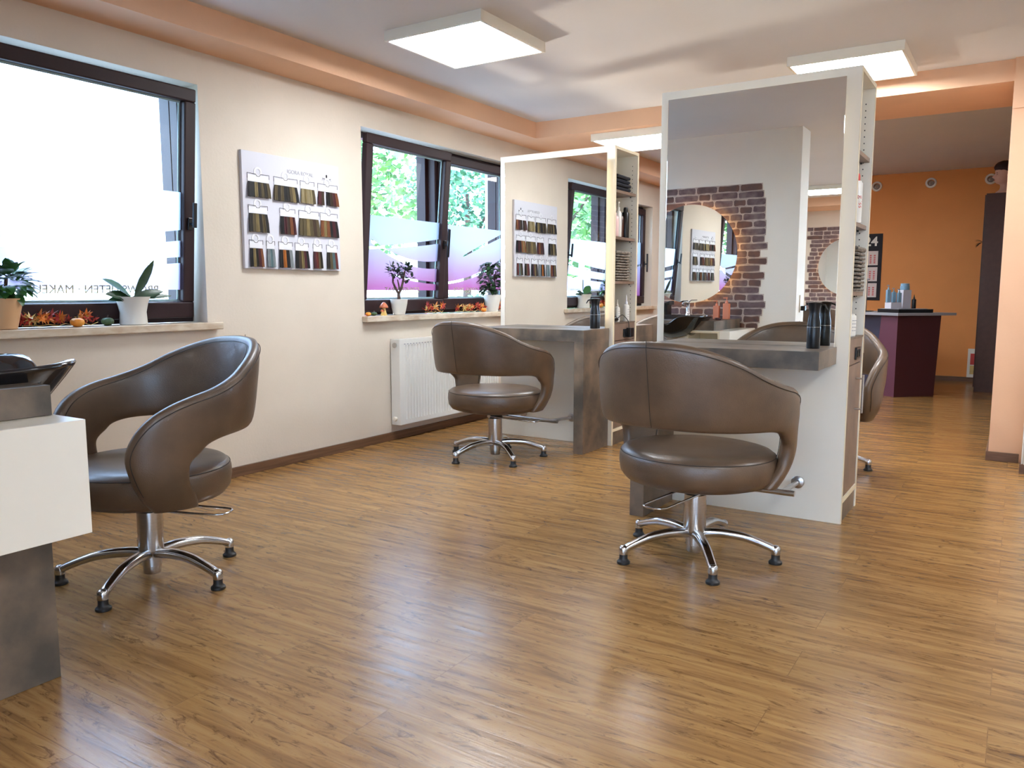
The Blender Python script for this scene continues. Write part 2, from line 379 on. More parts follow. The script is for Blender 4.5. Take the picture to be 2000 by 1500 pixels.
# ================================================================ WINDOWS
LET = {}
def make_window(idx, y0, y1, z0, z1, tilts, films, texts, sill_ext=.07):
    """frame plane at x = -4.13; sashes from y0 to y1 split at the middle"""
    root = thing('window_%d' % idx, None, None, (XW-.13, 0, 0), kind='structure')
    xf0, xf1 = -.075, 0.0        # local x of the frame depth
    F = .045
    b = MB()
    b.box(xf0, xf1, y0, y1, z1-F, z1); b.box(xf0, xf1, y0, y1, z0, z0+F)
    b.box(xf0, xf1, y0, y0+F, z0+F, z1-F); b.box(xf0, xf1, y1-F, y1, z0+F, z1-F)
    n = len(tilts); ym = [y0+F+(y1-y0-2*F)*i/n for i in range(n+1)]
    for i in range(1, n): b.box(xf0, xf1, ym[i]-.028, ym[i]+.028, z0+F, z1-F)
    b.build('window_frame', M['brownframe'], root, bevel=.006)
    for i in range(n):
        a = ym[i]-(.012 if i == 0 else -.006); c = ym[i+1]+(.012 if i == n-1 else -.006)
        za, zb = z0+F-.015, z1-F+.015
        W = c-a; H = zb-za; S = .072
        sb = MB()
        sb.box(0, .05, a, c, za, za+S+.02); sb.box(0, .05, a, c, zb-S, zb)
        sb.box(0, .05, a, a+S, za+S+.02, zb-S); sb.box(0, .05, c-S, c, za+S+.02, zb-S)
        # bake the sash about its bottom hinge: local origin at (0,0,za)
        sb.bm.transform(Matrix.Translation((0, 0, -za)))
        sash = sb.build('window_sash', M['brownframe'], root, bevel=.008, loc=(0.002, 0, za), rot=(0, math.radians(tilts[i]), 0))
        gz0, gz1 = S+.02, H-S; ga, gc = a+S, c-S
        g = MB()
        g.face([g.bm.verts.new((.014, y, z)) for y, z in ((ga-.004, gz0-.004), (gc+.004, gz0-.004), (gc+.004, gz1+.004), (ga-.004, gz1+.004))])
        g.build('glass_pane', M['glass'], sash)
        k = MB()
        for q in ((ga, ga+.012, gz0, gz1), (gc-.012, gc, gz0, gz1), (ga+.012, gc-.012, gz0, gz0+.012), (ga+.012, gc-.012, gz1-.012, gz1)): k.box(.004, .008, *q)
        k.build('glazing_gasket', M['gasket'], sash)
        cur, fz0, fz1 = films[i]
        f = MB(); bm = f.bm
        vs_ = [bm.verts.new((.0195, y, z)) for y, z in ((ga, fz0-za), (gc, fz0-za), (gc, fz1-za), (ga, fz1-za))]
        fc = bm.faces.new(vs_); uv = bm.loops.layers.uv.new('UVMap')
        for l, (u_, v_) in zip(fc.loops, ((0, 0), (1, 0), (1, fz1-fz0), (0, fz1-fz0))): l[uv].uv = (u_, v_)
        f.build('frosted_film', film_mat('film_%d_%d' % (idx, i), cur, fz1-fz0, *(((.48, .55, .64), (.34, .27, .40)) if idx in (1, 4) else ())), sash)  # left windows get a paler film colour standing in for stronger backlight
        if texts[i]:
            t = text_mb(texts[i], .062, frame_mtx((.021, (ga+gc)/2, .048+gz0), (0, 1, 0), (0, 0, 1)), .0004, mirror=True)
            t.build('lettering', M['letter'], sash)
        if tilts[i] or n == 1:
            hy = c-S*.5
            h = MB(); h.box(.05, .062, hy-.014, hy+.014, H*.42-.035, H*.42+.035); h.tube([(.055, hy, H*.42), (.095, hy, H*.42)], .009)
            h.box(.088, .104, hy-.011, hy+.011, H*.42-.10 if i == 0 else H*.42-.02, H*.42+.13 if i == 0 else H*.42+.12)
            h.build('window_handle', M['black'], sash, bevel=.003)
    # outer blind rails
    r = MB()
    for yy, ww in [(y0-.01, .05)]+[(ym[i]-.06, .11) for i in range(1, n)]+[(y1-.045, .05)]: r.box(-.17, -.08, yy, yy+ww, z0+.02, z1)
    r.build('blind_rail', M['brownframe'], root)
    s = MB(); s.box(0, .131, y0, y1, z0-.043, z0-.001); s.box(.131, .185, y0-sill_ext, y1+sill_ext, z0-.043, z0-.001)
    sl = s.build('window_sill', M['marble'], root, bevel=.005)
    return root
M['letter'] = mat('window_lettering', (.42, .40, .22), .5)
# film curves (a, b, c, w0, w1, u0, u1)
FH = .55
w1L = ([(.30, .10, 0, .02, 0, 0, 1), (.14, .10, 0, .012, 0, 0, 1)], 1.145, 1.145+FH)
w1R = ([(.22, .04, .05, .020, .010, 0, 1), (.11, .03, .03, .011, .006, 0, 1)], 1.145, 1.145+FH)
w2L = ([(.31, .06, .03, .010, .008, 0, 1), (.39, -.44, .26, .013, .018, .06, 1), (.20, -.26, .12, .004, .006, .4, 1)], 1.145, 1.145+FH)
w2R = ([(.06, .06, .16, .009, .004, 0, 1), (.20, .32, -.02, .003, .012, .3, 1)], 1.145, 1.145+FH)
make_window(1, *WIN[0], (0, 5), (w1L, w1R), ('HAARE', 'BROWS LIFTEN · MAKEUP'))
make_window(2, *WIN[1], (5, 0), (w2L, w2R), ('STYLIST BERAT', 'TELEFON 035955-28174'), .03)
make_window(3, *WIN[2], (0,), (([(.30, .10, 0, .012, 0, 0, 1)], 1.07, 1.75),), (None,))
make_window(4, *WIN[3], (0, 0), (w1L, w1R), (None, None))

# ================================================================ GARDEN OUTSIDE
struct(MB().box(-60, 40, -40, 50, -.6, -.4).build('ground', M['grass']))
def fill_window(idx, x0, x1, y0, y1):  # unseen window added to let fill daylight into the room
    root = thing('window_%d' % idx, None, None, (0, 0, 0), kind='structure')
    b = MB(); dx, dy = x1-x0, y1-y0; z0, z1 = .8, 2.3
    if dx < dy:
        xc = (x0+x1)/2; n = 3
        for z in ((z0, z0+.07), (z1-.07, z1)): b.box(xc-.035, xc+.035, y0, y1, *z)
        for i in range(n+1): yy = y0+(dy-.07)*i/n; b.box(xc-.035, xc+.035, yy, yy+.07, z0+.07, z1-.07)
        g = MB(); g.face([g.bm.verts.new(p) for p in ((xc, y0, z0), (xc, y1, z0), (xc, y1, z1), (xc, y0, z1))])
    else:
        yc = (y0+y1)/2; n = 3
        for z in ((z0, z0+.07), (z1-.07, z1)): b.box(x0, x1, yc-.035, yc+.035, *z)
        for i in range(n+1): xx = x0+(dx-.07)*i/n; b.box(xx, xx+.07, yc-.035, yc+.035, z0+.07, z1-.07)
        g = MB(); g.face([g.bm.verts.new(p) for p in ((x0, yc, z0), (x1, yc, z0), (x1, yc, z1), (x0, yc, z1))])
    b.build('window_frame', M['brownframe'], root); g.build('glass_pane', M['glass'], root)
fill_window(5, 3.1, 3.2, -4.6, -1.6); fill_window(6, -.6, 2.6, -6.45, -6.35)  # added in the right and rear walls, out of view, for fill
def leafmass(name, m, c, r, n, size, seed, parent=None, flat=False):
    rd = random.Random(seed); b = MB()
    for _ in range(n):
        while True:
            p = Vector((rd.uniform(-1, 1), rd.uniform(-1, 1), rd.uniform(-1, 1)))
            if flat or (.35 < p.length < 1): break
        q = Vector((p.x*r[0], p.y*r[1], p.z*r[2]))
        d = Vector((rd.gauss(0, 1), rd.gauss(0, 1), rd.gauss(0, .6))); u = Vector((rd.gauss(0, 1), rd.gauss(0, 1), rd.gauss(0, 1)))
        d.normalize(); s_ = d.cross(u).normalized(); L = size*rd.uniform(.6, 1.4)
        a = [b.bm.verts.new(q+d*L), b.bm.verts.new(q+s_*L*.45), b.bm.verts.new(q-d*L*.8), b.bm.verts.new(q-s_*L*.45)]
        b.face(a)
    return b.build(name, m, parent, loc=c)
def tree(label, x, y, h, r, seed, m='foliage', n=2600):
    t = thing('garden_tree', label, 'tree', (x, y, -.4), group='trees outside the windows')
    b = MB(); b.tube([(0, 0, 0), (.05, .03, h*.35), (0, .1, h*.7)], [.14, .11, .05])
    for a in (0, 2.1, 4.2): b.tube([(0, .03, h*.4), (.5*r*math.cos(a), .5*r*math.sin(a), h*.65)], [.06, .02], 6)
    b.build('trunk', M['bark'], t)
    leafmass('crown', M[m], (0, 0, h*.66), (r, r, h*.34), n, .13, seed, t)
    return t
tree('tree whose leaves fill the upper left pane of the window with the jade plant', -13.2, 13.5, 6.0, 1.8, 1, 'foliage')
tree('bluish green tree behind the right pane of the window with the jade plant', -13, 18, 6.0, 1.7, 2, 'foliage2')
tree('sunlit tree outside the large left window, only a few leaf tips show', -9.5, 3.2, 4.2, .9, 3, 'foliage2', 500)
tree('leafy tree seen in the left station mirror through the reflected window', -9.2, -5.4, 5.5, 2.3, 4, 'foliage', 3200)
tree('tree seen in the left station mirror beside the tilted sash', -12.5, -10.5, 6.5, 2.6, 5, 'foliage', 3200)
tree('tree outside the window beyond the mirror columns', -8, 17.5, 5.5, 1.8, 6, 'foliage')
hg = leafmass('hedge', M['foliage2'], (-9.0, 16.2, .20), (.6, 4.0, .85), 5200, .09, 9, flat=True)
tag(hg, 'clipped green hedge seen in the clear strip under the window film', 'hedge'); hg['kind'] = 'stuff'
hg = leafmass('hedge', M['foliage'], (-7.6, -1.8, .15), (.5, 4.2, .85), 4200, .09, 10, flat=True)
tag(hg, 'low hedge in front of the left window, seen above its sill', 'hedge'); hg['kind'] = 'stuff'
# parked car: outline extruded with real width
car = thing('car', 'red car parked outside, seen under the film of the two-pane window', 'car', (-9.3, 9.6, -.4), math.radians(100))
prof = [(-2.0, .25), (-2.05, .75), (-1.25, .92), (-.55, 1.42), (.75, 1.45), (1.45, 1.0), (2.0, .92), (2.08, .35), (1.9, .22)]
b = MB(); b.prism([(x, -.85, z) for x, z in prof], (0, 1, 0), 1.7); b.build('body', M['carred'], car, bevel=.08, seg=3)
b = MB(); b.prism([(x, -.87, z) for x, z in [(-1.1, .95), (-.5, 1.34), (.7, 1.37), (1.25, 1.0)]], (0, 1, 0), 1.74); b.build('side_windows', M['carglass'], car)
for sx in (-1.3, 1.3):
    for sy in (-.8, .8):
        b = MB(); b.lathe([(.1, -.1), (.32, -.1), (.32, .1), (.1, .1)], n=24, mtx=Matrix.Translation((sx, sy, .32))@Matrix.Rotation(PI/2, 4, 'X')); b.build('wheel', M['rubber'], car)

# ================================================================ CEILING PANELS
def panel(label, x0, x1, y0, y1, zt, h=.06):
    cx, cy = (x0+x1)/2, (y0+y1)/2; a, c = (x1-x0)/2, (y1-y0)/2
    t = thing('ceiling_light', label, 'ceiling light', (cx, cy, zt-h), group='square ceiling light panels')
    b = MB(); f = .018
    b.box(-a, a, -c, -c+f, 0, h); b.box(-a, a, c-f, c, 0, h); b.box(-a, -a+f, -c+f, c-f, 0, h); b.box(a-f, a, -c+f, c-f, 0, h)
    b.build('frame', M['white'], t, bevel=.002)
    MB().box(-a+f, a-f, -c+f, c-f, .006, h-.004).build('diffuser', M['panel'], t)
panel('large glowing square panel on the ceiling above the radiator side', -3.165, -2.49, 3.60, 4.28, ZC)
panel('glowing square panel above the near mirror column', -1.345, -.665, 5.37, 6.05, ZC)
panel('glowing square panel under the beam behind the far mirror column', -3.20, -2.53, 6.28, 6.95, ZS)
panel('glowing panel in the rear room, seen only in the near mirror', -2.75, -2.07, -4.60, -3.92, ZC)
panel('added rear room fill panel, unseen behind the camera, nearest the partition', -1.0, -.32, -2.2, -1.52, ZC)  # unseen panel added to light surfaces facing the camera
panel('added rear room fill panel, unseen behind the camera, nearest the right wall', .9, 1.58, -2.2, -1.52, ZC)  # added out of view as fill from the right rear
panel('added rear room fill panel, unseen behind the camera, nearest the rear wall', -.5, .18, -4.60, -3.92, ZC)  # another unseen panel, added for fill from behind the camera

panel('added fill panel, out of view over the passage right of the mirror columns', .9, 1.58, 3.60, 4.28, ZC)  # added out of view to brighten surfaces turned to the right
panel('added fill panel, out of view beside the camera, right of the wash counter', .9, 1.58, .75, 1.43, ZC)  # unseen, added as fill for the counter and chairs
panel('added far room fill panel hidden behind the near mirror column', -2.9, -2.22, 8.6, 9.28, 2.645)  # added out of sight to brighten the far room

# ================================================================ STYLING STATIONS
def station(label, x0, yf, legside, zt, ymir, px0, px1, pz1, mir_label):
    """double sided mirror column: x0 left edge, width .975, depth .41, height 2.16"""
    W, D, H = .975, .415, 2.163
    t = thing('mirror_column', label, 'mirror column', (x0, yf, 0), group='white mirror columns')
    T = .022
    b = MB(); b.box(0, W-.002, 0, T, 0, H); b.build('front_panel', M['white'], t, bevel=.0015)
    b = MB(); b.box(0, W-.002, D-T, D, 0, H); b.build('rear_panel', M['white'], t, bevel=.0015)
    b = MB(); b.box(0, T, T, D-T, 0, H); b.box(T, W-.002, T, D-T, H-T, H); b.box(W-.30, W-.28, T, D-T, .1, H-T); b.build('carcass', M['white'], t)
    b = MB(); b.box(W-.002, W, 0, T, 0, H); b.box(W-.002, W, D-T, D, 0, H); b.box(W-.002, W, T, D-T, H-T, H); b.box(W-.28, W, T, D-T, .10, .122)
    b.build('edge_band', M['edge'], t)
    sh = [1.131, 1.463, 1.80] if legside < 0 else [1.21, 1.53, 1.862]
    for z in sh:
        s_ = MB().box(W-.28, W-.012, T, D-T, z-.02, z).build('shelf', M['wood_front'], t)
        MB().tube([(W-.05, D-T-.012, z-.028), (W-.05, D-T-.012, z-.02)], .005, 8).build('shelf_pin', M['black'], s_)
    b = MB()
    z = .98
    while z < 2.10:
        for yy in (D-.055,): b.box(W-.045, W-.040, D-T-.0008, D-T+.0001, z-.003, z+.003)
        z += .032
    b.build('shelf_pin_holes', M['black'], t)
    MB().box(W-.28, W-.004, T, D-T, .775, .90).build('socket_panel', M['wood_front'], t, bevel=.0015)
    MB().box(W-.28, W, T, D-T, .901, .909).build('ledge', M['grey'], t)
    dr = MB().box(W-.022, W-.004, T+.003, D-T-.003, .126, .770).build('cupboard_door', M['wood_front'], t, bevel=.0015)
    b = MB(); b.tube([(W+.03, D*.62, .52), (W+.03, D*.62, .715)], .006)
    for zz in (.54, .695): b.tube([(W-.006, D*.62, zz), (W+.03, D*.62, zz)], .0045)
    b.build('door_handle', M['steel'], dr, smooth=True)
    MB().box(W-.28, W-.006, T, D-T, 0, .10).build('plinth', M['grey'], t)
    so = MB().box(W-.004, W+.006, D*.44, D*.72, .795, .855).build('double_socket', M['black'], t, bevel=.002)
    b = MB()
    for k in (.51, .64): b.lathe([(.012, 0), (.013, .003), (.010, .004)], n=14, mtx=Matrix.Translation((W+.006, D*k, .826))@Matrix.Rotation(PI/2, 4, 'Y')@Matrix.Scale(1.6, 4, (1, 0, 0)))
    b.build('socket_hole', M['rubber'], so)
    # the mirror pane stands a little off the panel, slightly askew
    mt = Matrix.Translation((W/2, -.012-.0, 1.495))
    mr = MB().box(px0-x0, px1-x0, -.006, 0, zt, pz1).build('mirror_pane', M['mirror'], t, bevel=.0015)
    mr.location = (0, -ymir, 0)
    mr['label'] = mir_label
    bk = MB().box(px0-x0+.07, px1-x0-.07, -ymir, 0, .93, pz1-.06).build('mirror_backing', M['white'], t)
    # shelf table with one leg
    led = MB()
    la, lb, lt = px0-x0+.07, px1-x0-.07, pz1-.06
    for q in ((la, lb, .922, .930), (la, lb, lt, lt+.008), (la-.008, la, .93, lt), (lb, lb+.008, .93, lt)): led.box(q[0], q[1], -ymir+.004, -.003, q[2], q[3])
    led.build('led_strip', M['ledstrip'], t)
    for side in (0, 1):
        y0_, y1_ = (-.40, -.001) if side == 0 else (D+.001, D+.40)
        tx0, tx1 = (.035, W-.055) if legside < 0 else (.02, W-.03)
        tt = MB().box(tx0, tx1, y0_, y1_, zt-.082, zt).build('table_shelf', M['grey'], t, bevel=.0015)
        lx = (tx0, tx0+.075) if legside < 0 else (tx1-.075, tx1)
        MB().box(lx[0], lx[1], y0_, y1_, 0, zt-.082).build('table_leg', M['grey'], t, bevel=.0015)
        # footrest
        f = MB(); sg = -1 if side == 0 else 1; yw = 0 if side == 0 else D
        fx0, fx1 = (W*.27, W*.785) if legside < 0 else (W*.22, W*.66)
        f.tube([(fx0-.08, yw+sg*.33, .205), (fx1+.06, yw+sg*.33, .205)], .014, 14)
        for xx in (fx0, fx1):
            f.tube([(xx, yw+sg*.03, .185), (xx, yw+sg*.33, .205)], .012, 12)
            f.lathe([(.0, 0), (.031, 0), (.031, .006), (.028, .008), (.0, .008)], n=24, mtx=Matrix.Translation((xx, yw, .185))@Matrix.Rotation(PI/2 if sg < 0 else -PI/2, 4, 'X'))
        f.build('footrest', M['steel'], t, smooth=True)
    return t
N_ = station('near white mirror column with tall mirror, grey shelf and open side shelves', -1.645, 4.04, -1, .868, .045, -1.588, -.728, 2.111,
             'tall mirror reflecting the brick wallpaper and the round mirror')
F_ = station('farther white mirror column with tall mirror, beside the window wall', -3.45, 5.245, 1, .868, .085, -3.352, -2.497, 2.101,
             'tall mirror reflecting the swatch board and the window')

# ================================================================ CHAIRS
def catmull(P, n):
    out = []
    for i in range(len(P)-1):
        p0 = P[max(i-1, 0)]; p1 = P[i]; p2 = P[i+1]; p3 = P[min(i+2, len(P)-1)]
        for k in range(n):
            t = k/n
            out.append(tuple(.5*((2*b)+(-a+c)*t+(2*a-5*b+4*c-d)*t*t+(-a+3*b-3*c+d)*t**3) for a, b, c, d in zip(p0, p1, p2, p3)))
    out.append(P[-1]); return out
TOPE = [(0,.945),(18,.938),(34,.912),(50,.868),(64,.818),(78,.783),(93,.757),(104,.730),(114,.690),(122,.632),(127,.56),(126,.48),(122,.40),(115,.342)]
BOTE = [(0,.605),(18,.603),(34,.600),(48,.598),(60,.597),(70,.595),(78,.588),(84,.575),(88,.553),(94,.52),(95,.48),(94,.44),(90,.40),(85,.342)]
def plan(th, z, off=0):
    t = math.radians(th); k = min(1, max(0, (z-.33)/.62))
    a = .366+.020*k; bb = .335+.10*k
    q_ = max(0, .52-z); a -= 1.7*q_*q_; bb -= 1.2*q_*q_; a += off; bb += off
    return Vector((a*math.sin(t), -bb*math.cos(t), z))
def make_chair(label, loc, facing, base, lever, group='brown leather salon chairs'):
    t = thing('salon_chair', label, 'salon chair', loc, 0, group)
    ur = (0, 0, math.radians(facing-90))
    # wrap-around shell
    T = catmull(TOPE, 5); B = catmull(BOTE, 5)
    half = list(zip(T, B)); full = [((-a[0], a[1]), (-b_[0], b_[1])) for a, b_ in half[:0:-1]]+half
    n = 22; th_ = .058; rs = []
    for a, b_ in full:
        ring = []
        for k in range(n):
            ph = 2*PI*k/n; c, s_ = math.cos(ph), math.sin(ph)
            q = .5-.5*math.copysign(abs(c)**.55, c); o = th_/2*math.copysign(abs(s_)**.62, s_)
            ring.append(plan(a[0]+(b_[0]-a[0])*q, a[1]+(b_[1]-a[1])*q, o))
        rs.append(ring)
    mb = MB(); mb.rings(rs); shell = mb.build('backrest_shell', M['leather'], t, smooth=True, rot=ur, angle=180)
    # piping seams along the top edge, outside and inside, and one down the back
    for off in (th_/2*.93, -th_/2*.93):
        pts = []
        for a, b_ in full:
            L_ = math.hypot((b_[0]-a[0])*.0066, b_[1]-a[1]); q = .022/L_
            pts.append(plan(a[0]+(b_[0]-a[0])*q, a[1]+(b_[1]-a[1])*q, off))
        MB().tube(pts[6:-6], .0016, 6).build('seam', M['stitch'], shell, smooth=True)
    pts = [plan(0, .948-.335*k/10, th_/2*(1.0 if 0 < k < 10 else .8)) for k in range(11)]
    MB().tube(pts, .0013, 6).build('seam', M['stitch'], shell, smooth=True)
    # seat cushion
    prof = [(.0, .320), (.12, .320), (.235, .328), (.285, .345), (.305, .372), (.311, .41), (.309, .445), (.302, .462), (.287, .474), (.26, .481), (.18, .480), (.08, .474), (0, .472)]
    st = MB(); st.lathe([(r, z) for r, z in prof], n=56, sx=1.07, sy=.99)
    seat = st.build('seat', M['leather'], t, smooth=True, rot=ur, angle=180)
    for rr, zz in ((.3045, .4585),):
        MB().tube([(rr*1.07*math.cos(2*PI*i/64), rr*.99*math.sin(2*PI*i/64), zz) for i in range(64)], .0017, 6, closed=True).build('seam', M['stitch'], seat, smooth=True)
    # mechanism, column
    b = MB(); b.lathe([(.046, .272), (.052, .276), (.052, .300), (.060, .325)], n=28); b.box(-.085, .085, -.07, .07, .308, .326)
    b.build('seat_mount', M['black'], t, smooth=True, rot=ur)
    MB().lathe([(.030, .020), (.032, .024), (.032, .05), (.036, .052), (.036, .10), (.046, .112), (.047, .116), (.047, .272)], n=36).build('lift_column', M['steel'], t, smooth=True)
    # star base
    for k in range(5):
        P_ = catmull([(.0, .098, .02), (.05, .108, .022), (.12, .112, .021), (.20, .105, .0195), (.255, .090, .018), (.308, .071, .0175), (.334, .058, .018)], 4)
        lb = MB()
        rs = []
        for i, (r_, z_, hw) in enumerate(P_):
            hh = hw*.82; ring = []
            for j in range(14):
                ph = 2*PI*j/14; c, s_ = math.cos(ph), math.sin(ph)
                ring.append(Vector((r_, hw*math.copysign(abs(c)**.75, c), z_+hh*math.copysign(abs(s_)**.8, s_)-(.004 if s_ < -.3 else 0))))
            rs.append(ring)
        lb.rings(rs)
        lb.lathe([(.0185, .040), (.0195, .044), (.0195, .060), (.0175, .070), (.010, .077)], c=(.334, 0, 0), n=20)
        leg = lb.build('leg', M['chrome'], t, smooth=True, rot=(0, 0, math.radians(base+72*k)), angle=50)
        MB().lathe([(.027, 0), (.028, .004), (.027, .010), (.020, .016), (.0175, .022), (.0175, .0405)], c=(.334, 0, 0), n=20).build('foot', M['rubber'], leg, smooth=True)
    # pump bar: a flat loop of steel rod
    a = .034
    pts = [(-.02, a, .290), (.29, a, .274), (.318, a*.8, .274), (.330, a*.4, .274), (.330, -a*.4, .274), (.318, -a*.8, .274), (.29, -a, .274), (-.02, -a, .290)]
    pts = [(x, y*1.5, z) for x, y, z in pts]
    lv = MB().tube(pts, .0045, 10).build('pump_bar', M['chrome'], t, smooth=True, rot=(0, 0, math.radians(lever)))
    for sg in (-1, 1): kb = MB(); kb.lathe([(.0, -.006), (.012, -.006), (.012, .006), (0, .006)], n=16, mtx=Matrix.Translation((-.02, sg*a*1.5, .290))@Matrix.Rotation(PI/2, 4, 'X')); kb.build('pivot', M['steel'], lv)
    return t
def copy_chair(src, label, loc, facing, base, lever):
    c = copy_tree(src); c.location = loc; c['label'] = label
    i = 0
    for ch in sorted([x for x in bpy.data.objects if x.parent == c], key=lambda o: o.name):
        n_ = ch.name.split('.')[0]
        if n_ == 'leg': ch.rotation_euler = (0, 0, math.radians(base+72*i)); i += 1
        elif n_ in ('backrest_shell', 'seat', 'seat_mount'): ch.rotation_euler = (0, 0, math.radians(facing-90))
        elif n_ == 'pump_bar': ch.rotation_euler = (0, 0, math.radians(lever))
    return c
CA = make_chair('brown leather chair by the wash counter, its back to the right', (-2.850, 1.802, 0), 264, 10, 28)
copy_chair(CA, 'brown leather chair at the far station in front of the radiator', (-2.98, 4.46, 0), 87, 36, 6)
copy_chair(CA, 'brown leather chair at the near station, seen from behind with foot bar', (-1.118, 3.215, 0), 84, 14, -103)
copy_chair(CA, 'brown leather chair half hidden behind the near mirror column', (-1.06, 5.27, 0), -84, 20, 90)
copy_chair(CA, 'brown leather chair behind the far mirror column, only its backrest top shows', (-2.72, 6.55, 0), -100, 50, 90)
copy_chair(CA, 'brown leather chair in the rear room, seen only in the near mirror', (-2.0, -2.3, 0), -95, 30, 90)

# ================================================================ WASH COUNTER with basin
wc = thing('wash_counter', 'white and grey wash counter at the left edge of the photo', 'counter', (-2.105, YB+.006, 0))
D = .785           # depth from the wall, front face at y = 1.16
b = MB()
b.box(-1.30, -.37, .0, D, .475, .789)
b.box(-.105, 0, 0, D, .475, .789); b.box(-.37, -.105, 0, D, .767, .789); b.box(-.37, -.105, 0, D, .475, .497); b.box(-.37, -.105, 0, D-.30, .497, .767)
b.build('cabinet', M['white'], wc, bevel=.0015)
MB().box(-1.30, -.145, .0, D-.012, .790, .874).build('worktop', M['grey'], wc, bevel=.0015)
MB().box(-1.25, -.217, .0, D, 0, .474).build('pedestal', M['grey'], wc, bevel=.0015)
nf = MB(); nf.box(-.385, -.37, D, D+.004, .48, .784); nf.box(-.105, -.090, D, D+.004, .48, .784); nf.box(-.37, -.105, D, D+.004, .770, .784)
nf.build('niche_trim', M['edge'], wc)
# shampoo bowl
def bowl(label, loc, rz):
    t = thing('wash_basin', label, 'wash basin', loc, rz)
    rs = []
    def ring(sx, sy, z, dip=0, yo=0, k=64):
        R = []
        for i in range(k):
            a = 2*PI*i/k; c, s_ = math.cos(a), math.sin(a)
            ex = .78
            x = sx*math.copysign(abs(c)**ex, c); y = yo+sy*math.copysign(abs(s_)**ex, s_)
            fr = max(0, s_)**2*math.exp(-(x/.085)**2)
            R.append(Vector((x*(1+.10*max(0, s_)), y-.03*fr*(1 if dip else 0), z-dip*fr+.012*max(0, s_)*(1-fr))))
        return R
    outer = [ring(.10, .10, -.19, 0, .02), ring(.15, .16, -.17, 0, .03), ring(.215, .23, -.10, 0, .03), ring(.26, .285, -.04, .03, .02), ring(.292, .315, -.006, .06, .01), ring(.298, .32, .004, .07, .01), ring(.292, .313, .012, .07, .01),
             ring(.268, .285, .008, .07, .01), ring(.25, .262, -.015, .05, .01), ring(.20, .20, -.10, .0, .02), ring(.13, .13, -.145, 0, .02), ring(.03, .03, -.152, 0, .02)]
    MB().rings(outer).build('bowl', M['ceramic'], t, smooth=True, angle=180)
    MB().lathe([(0, -.150), (.024, -.150), (.024, -.146), (0, -.145)], c=(0, .02, 0), n=20).build('drain', M['chrome'], t)
    f = MB(); f.lathe([(.026, .0), (.024, .012), (.019, .02), (.019, .10), (.021, .115), (.012, .128)], c=(0, -.27, .006), n=24)
    f.tube([(0, -.27, .115), (.0, -.20, .125), (0, -.145, .118), (0, -.13, .10)], [.015, .013, .012, .012], 12)
    f.tube([(0, -.27, .13), (.03, -.275, .148), (.085, -.27, .150)], [.009, .007, .006], 10, flat=.6)
    f.build('tap', M['chrome'], t, smooth=True)
    return t
bowl('black shampoo basin on the wash counter at the left edge', (-2.63, 1.035, .905), 0)
bx = MB(); bx.box(-.05, .05, -.06, .06, 0, .13); bx.prism([(-.05, -.06, .13), (.075, -.06, .17), (.075, -.06, .13)], (0, 1, 0), .12)
tag(bx.build('dispenser_box', M['black'], bevel=.004, loc=(-2.93, .60, .875)), 'black slant-topped box on the wash counter, seen in the near mirror', 'box')
tag(MB().box(-.08, .08, -.025, .025, 0, .018).build('hair_tray', mat('dark_red_tray', (.05, .012, .016), .3), bevel=.004, loc=(-2.33, .80, .875), rot=(0, 0, 1.2)), 'flat dark red tray lying on the wash counter, seen in the near mirror', 'tray')
def pump_bottle(name, label, loc, h, r, m, capm=None, square=True, group=None, rz=0, cat='bottle'):
    t = thing(name, label, cat, loc, rz, group)
    b = MB()
    if square: b.box(-r, r, -r*.75, r*.75, 0, h*.72); b.lathe([(r*.55, h*.72), (r*.45, h*.78)], n=16)
    else: b.lathe([(r*.9, 0), (r, h*.02), (r, h*.66), (r*.8, h*.71), (r*.42, h*.75)], n=24)
    b.build('bottle_body', M[m], t, bevel=.004 if square else 0, smooth=not square)
    c = MB(); c.lathe([(r*.40, h*.75), (r*.40, h*.84), (r*.14, h*.85), (r*.14, h*.95), (r*.30, h*.955), (r*.30, h)], n=16)
    c.tube([(0, 0, h*.975), (-r*1.1, 0, h*.965)], r*.16, 8)
    c.build('pump_head', M[capm or m], t, smooth=True)
    return t
pump_bottle('pump_bottle', 'shorter salmon pump bottle on the wash counter, seen in the mirror', (-2.41, .60, .8745), .175, .028, 'salmon', group='salmon pump bottles')
pump_bottle('pump_bottle', 'taller salmon pump bottle on the wash counter, seen in the mirror', (-2.315, .60, .8745), .205, .030, 'salmon', group='salmon pump bottles')

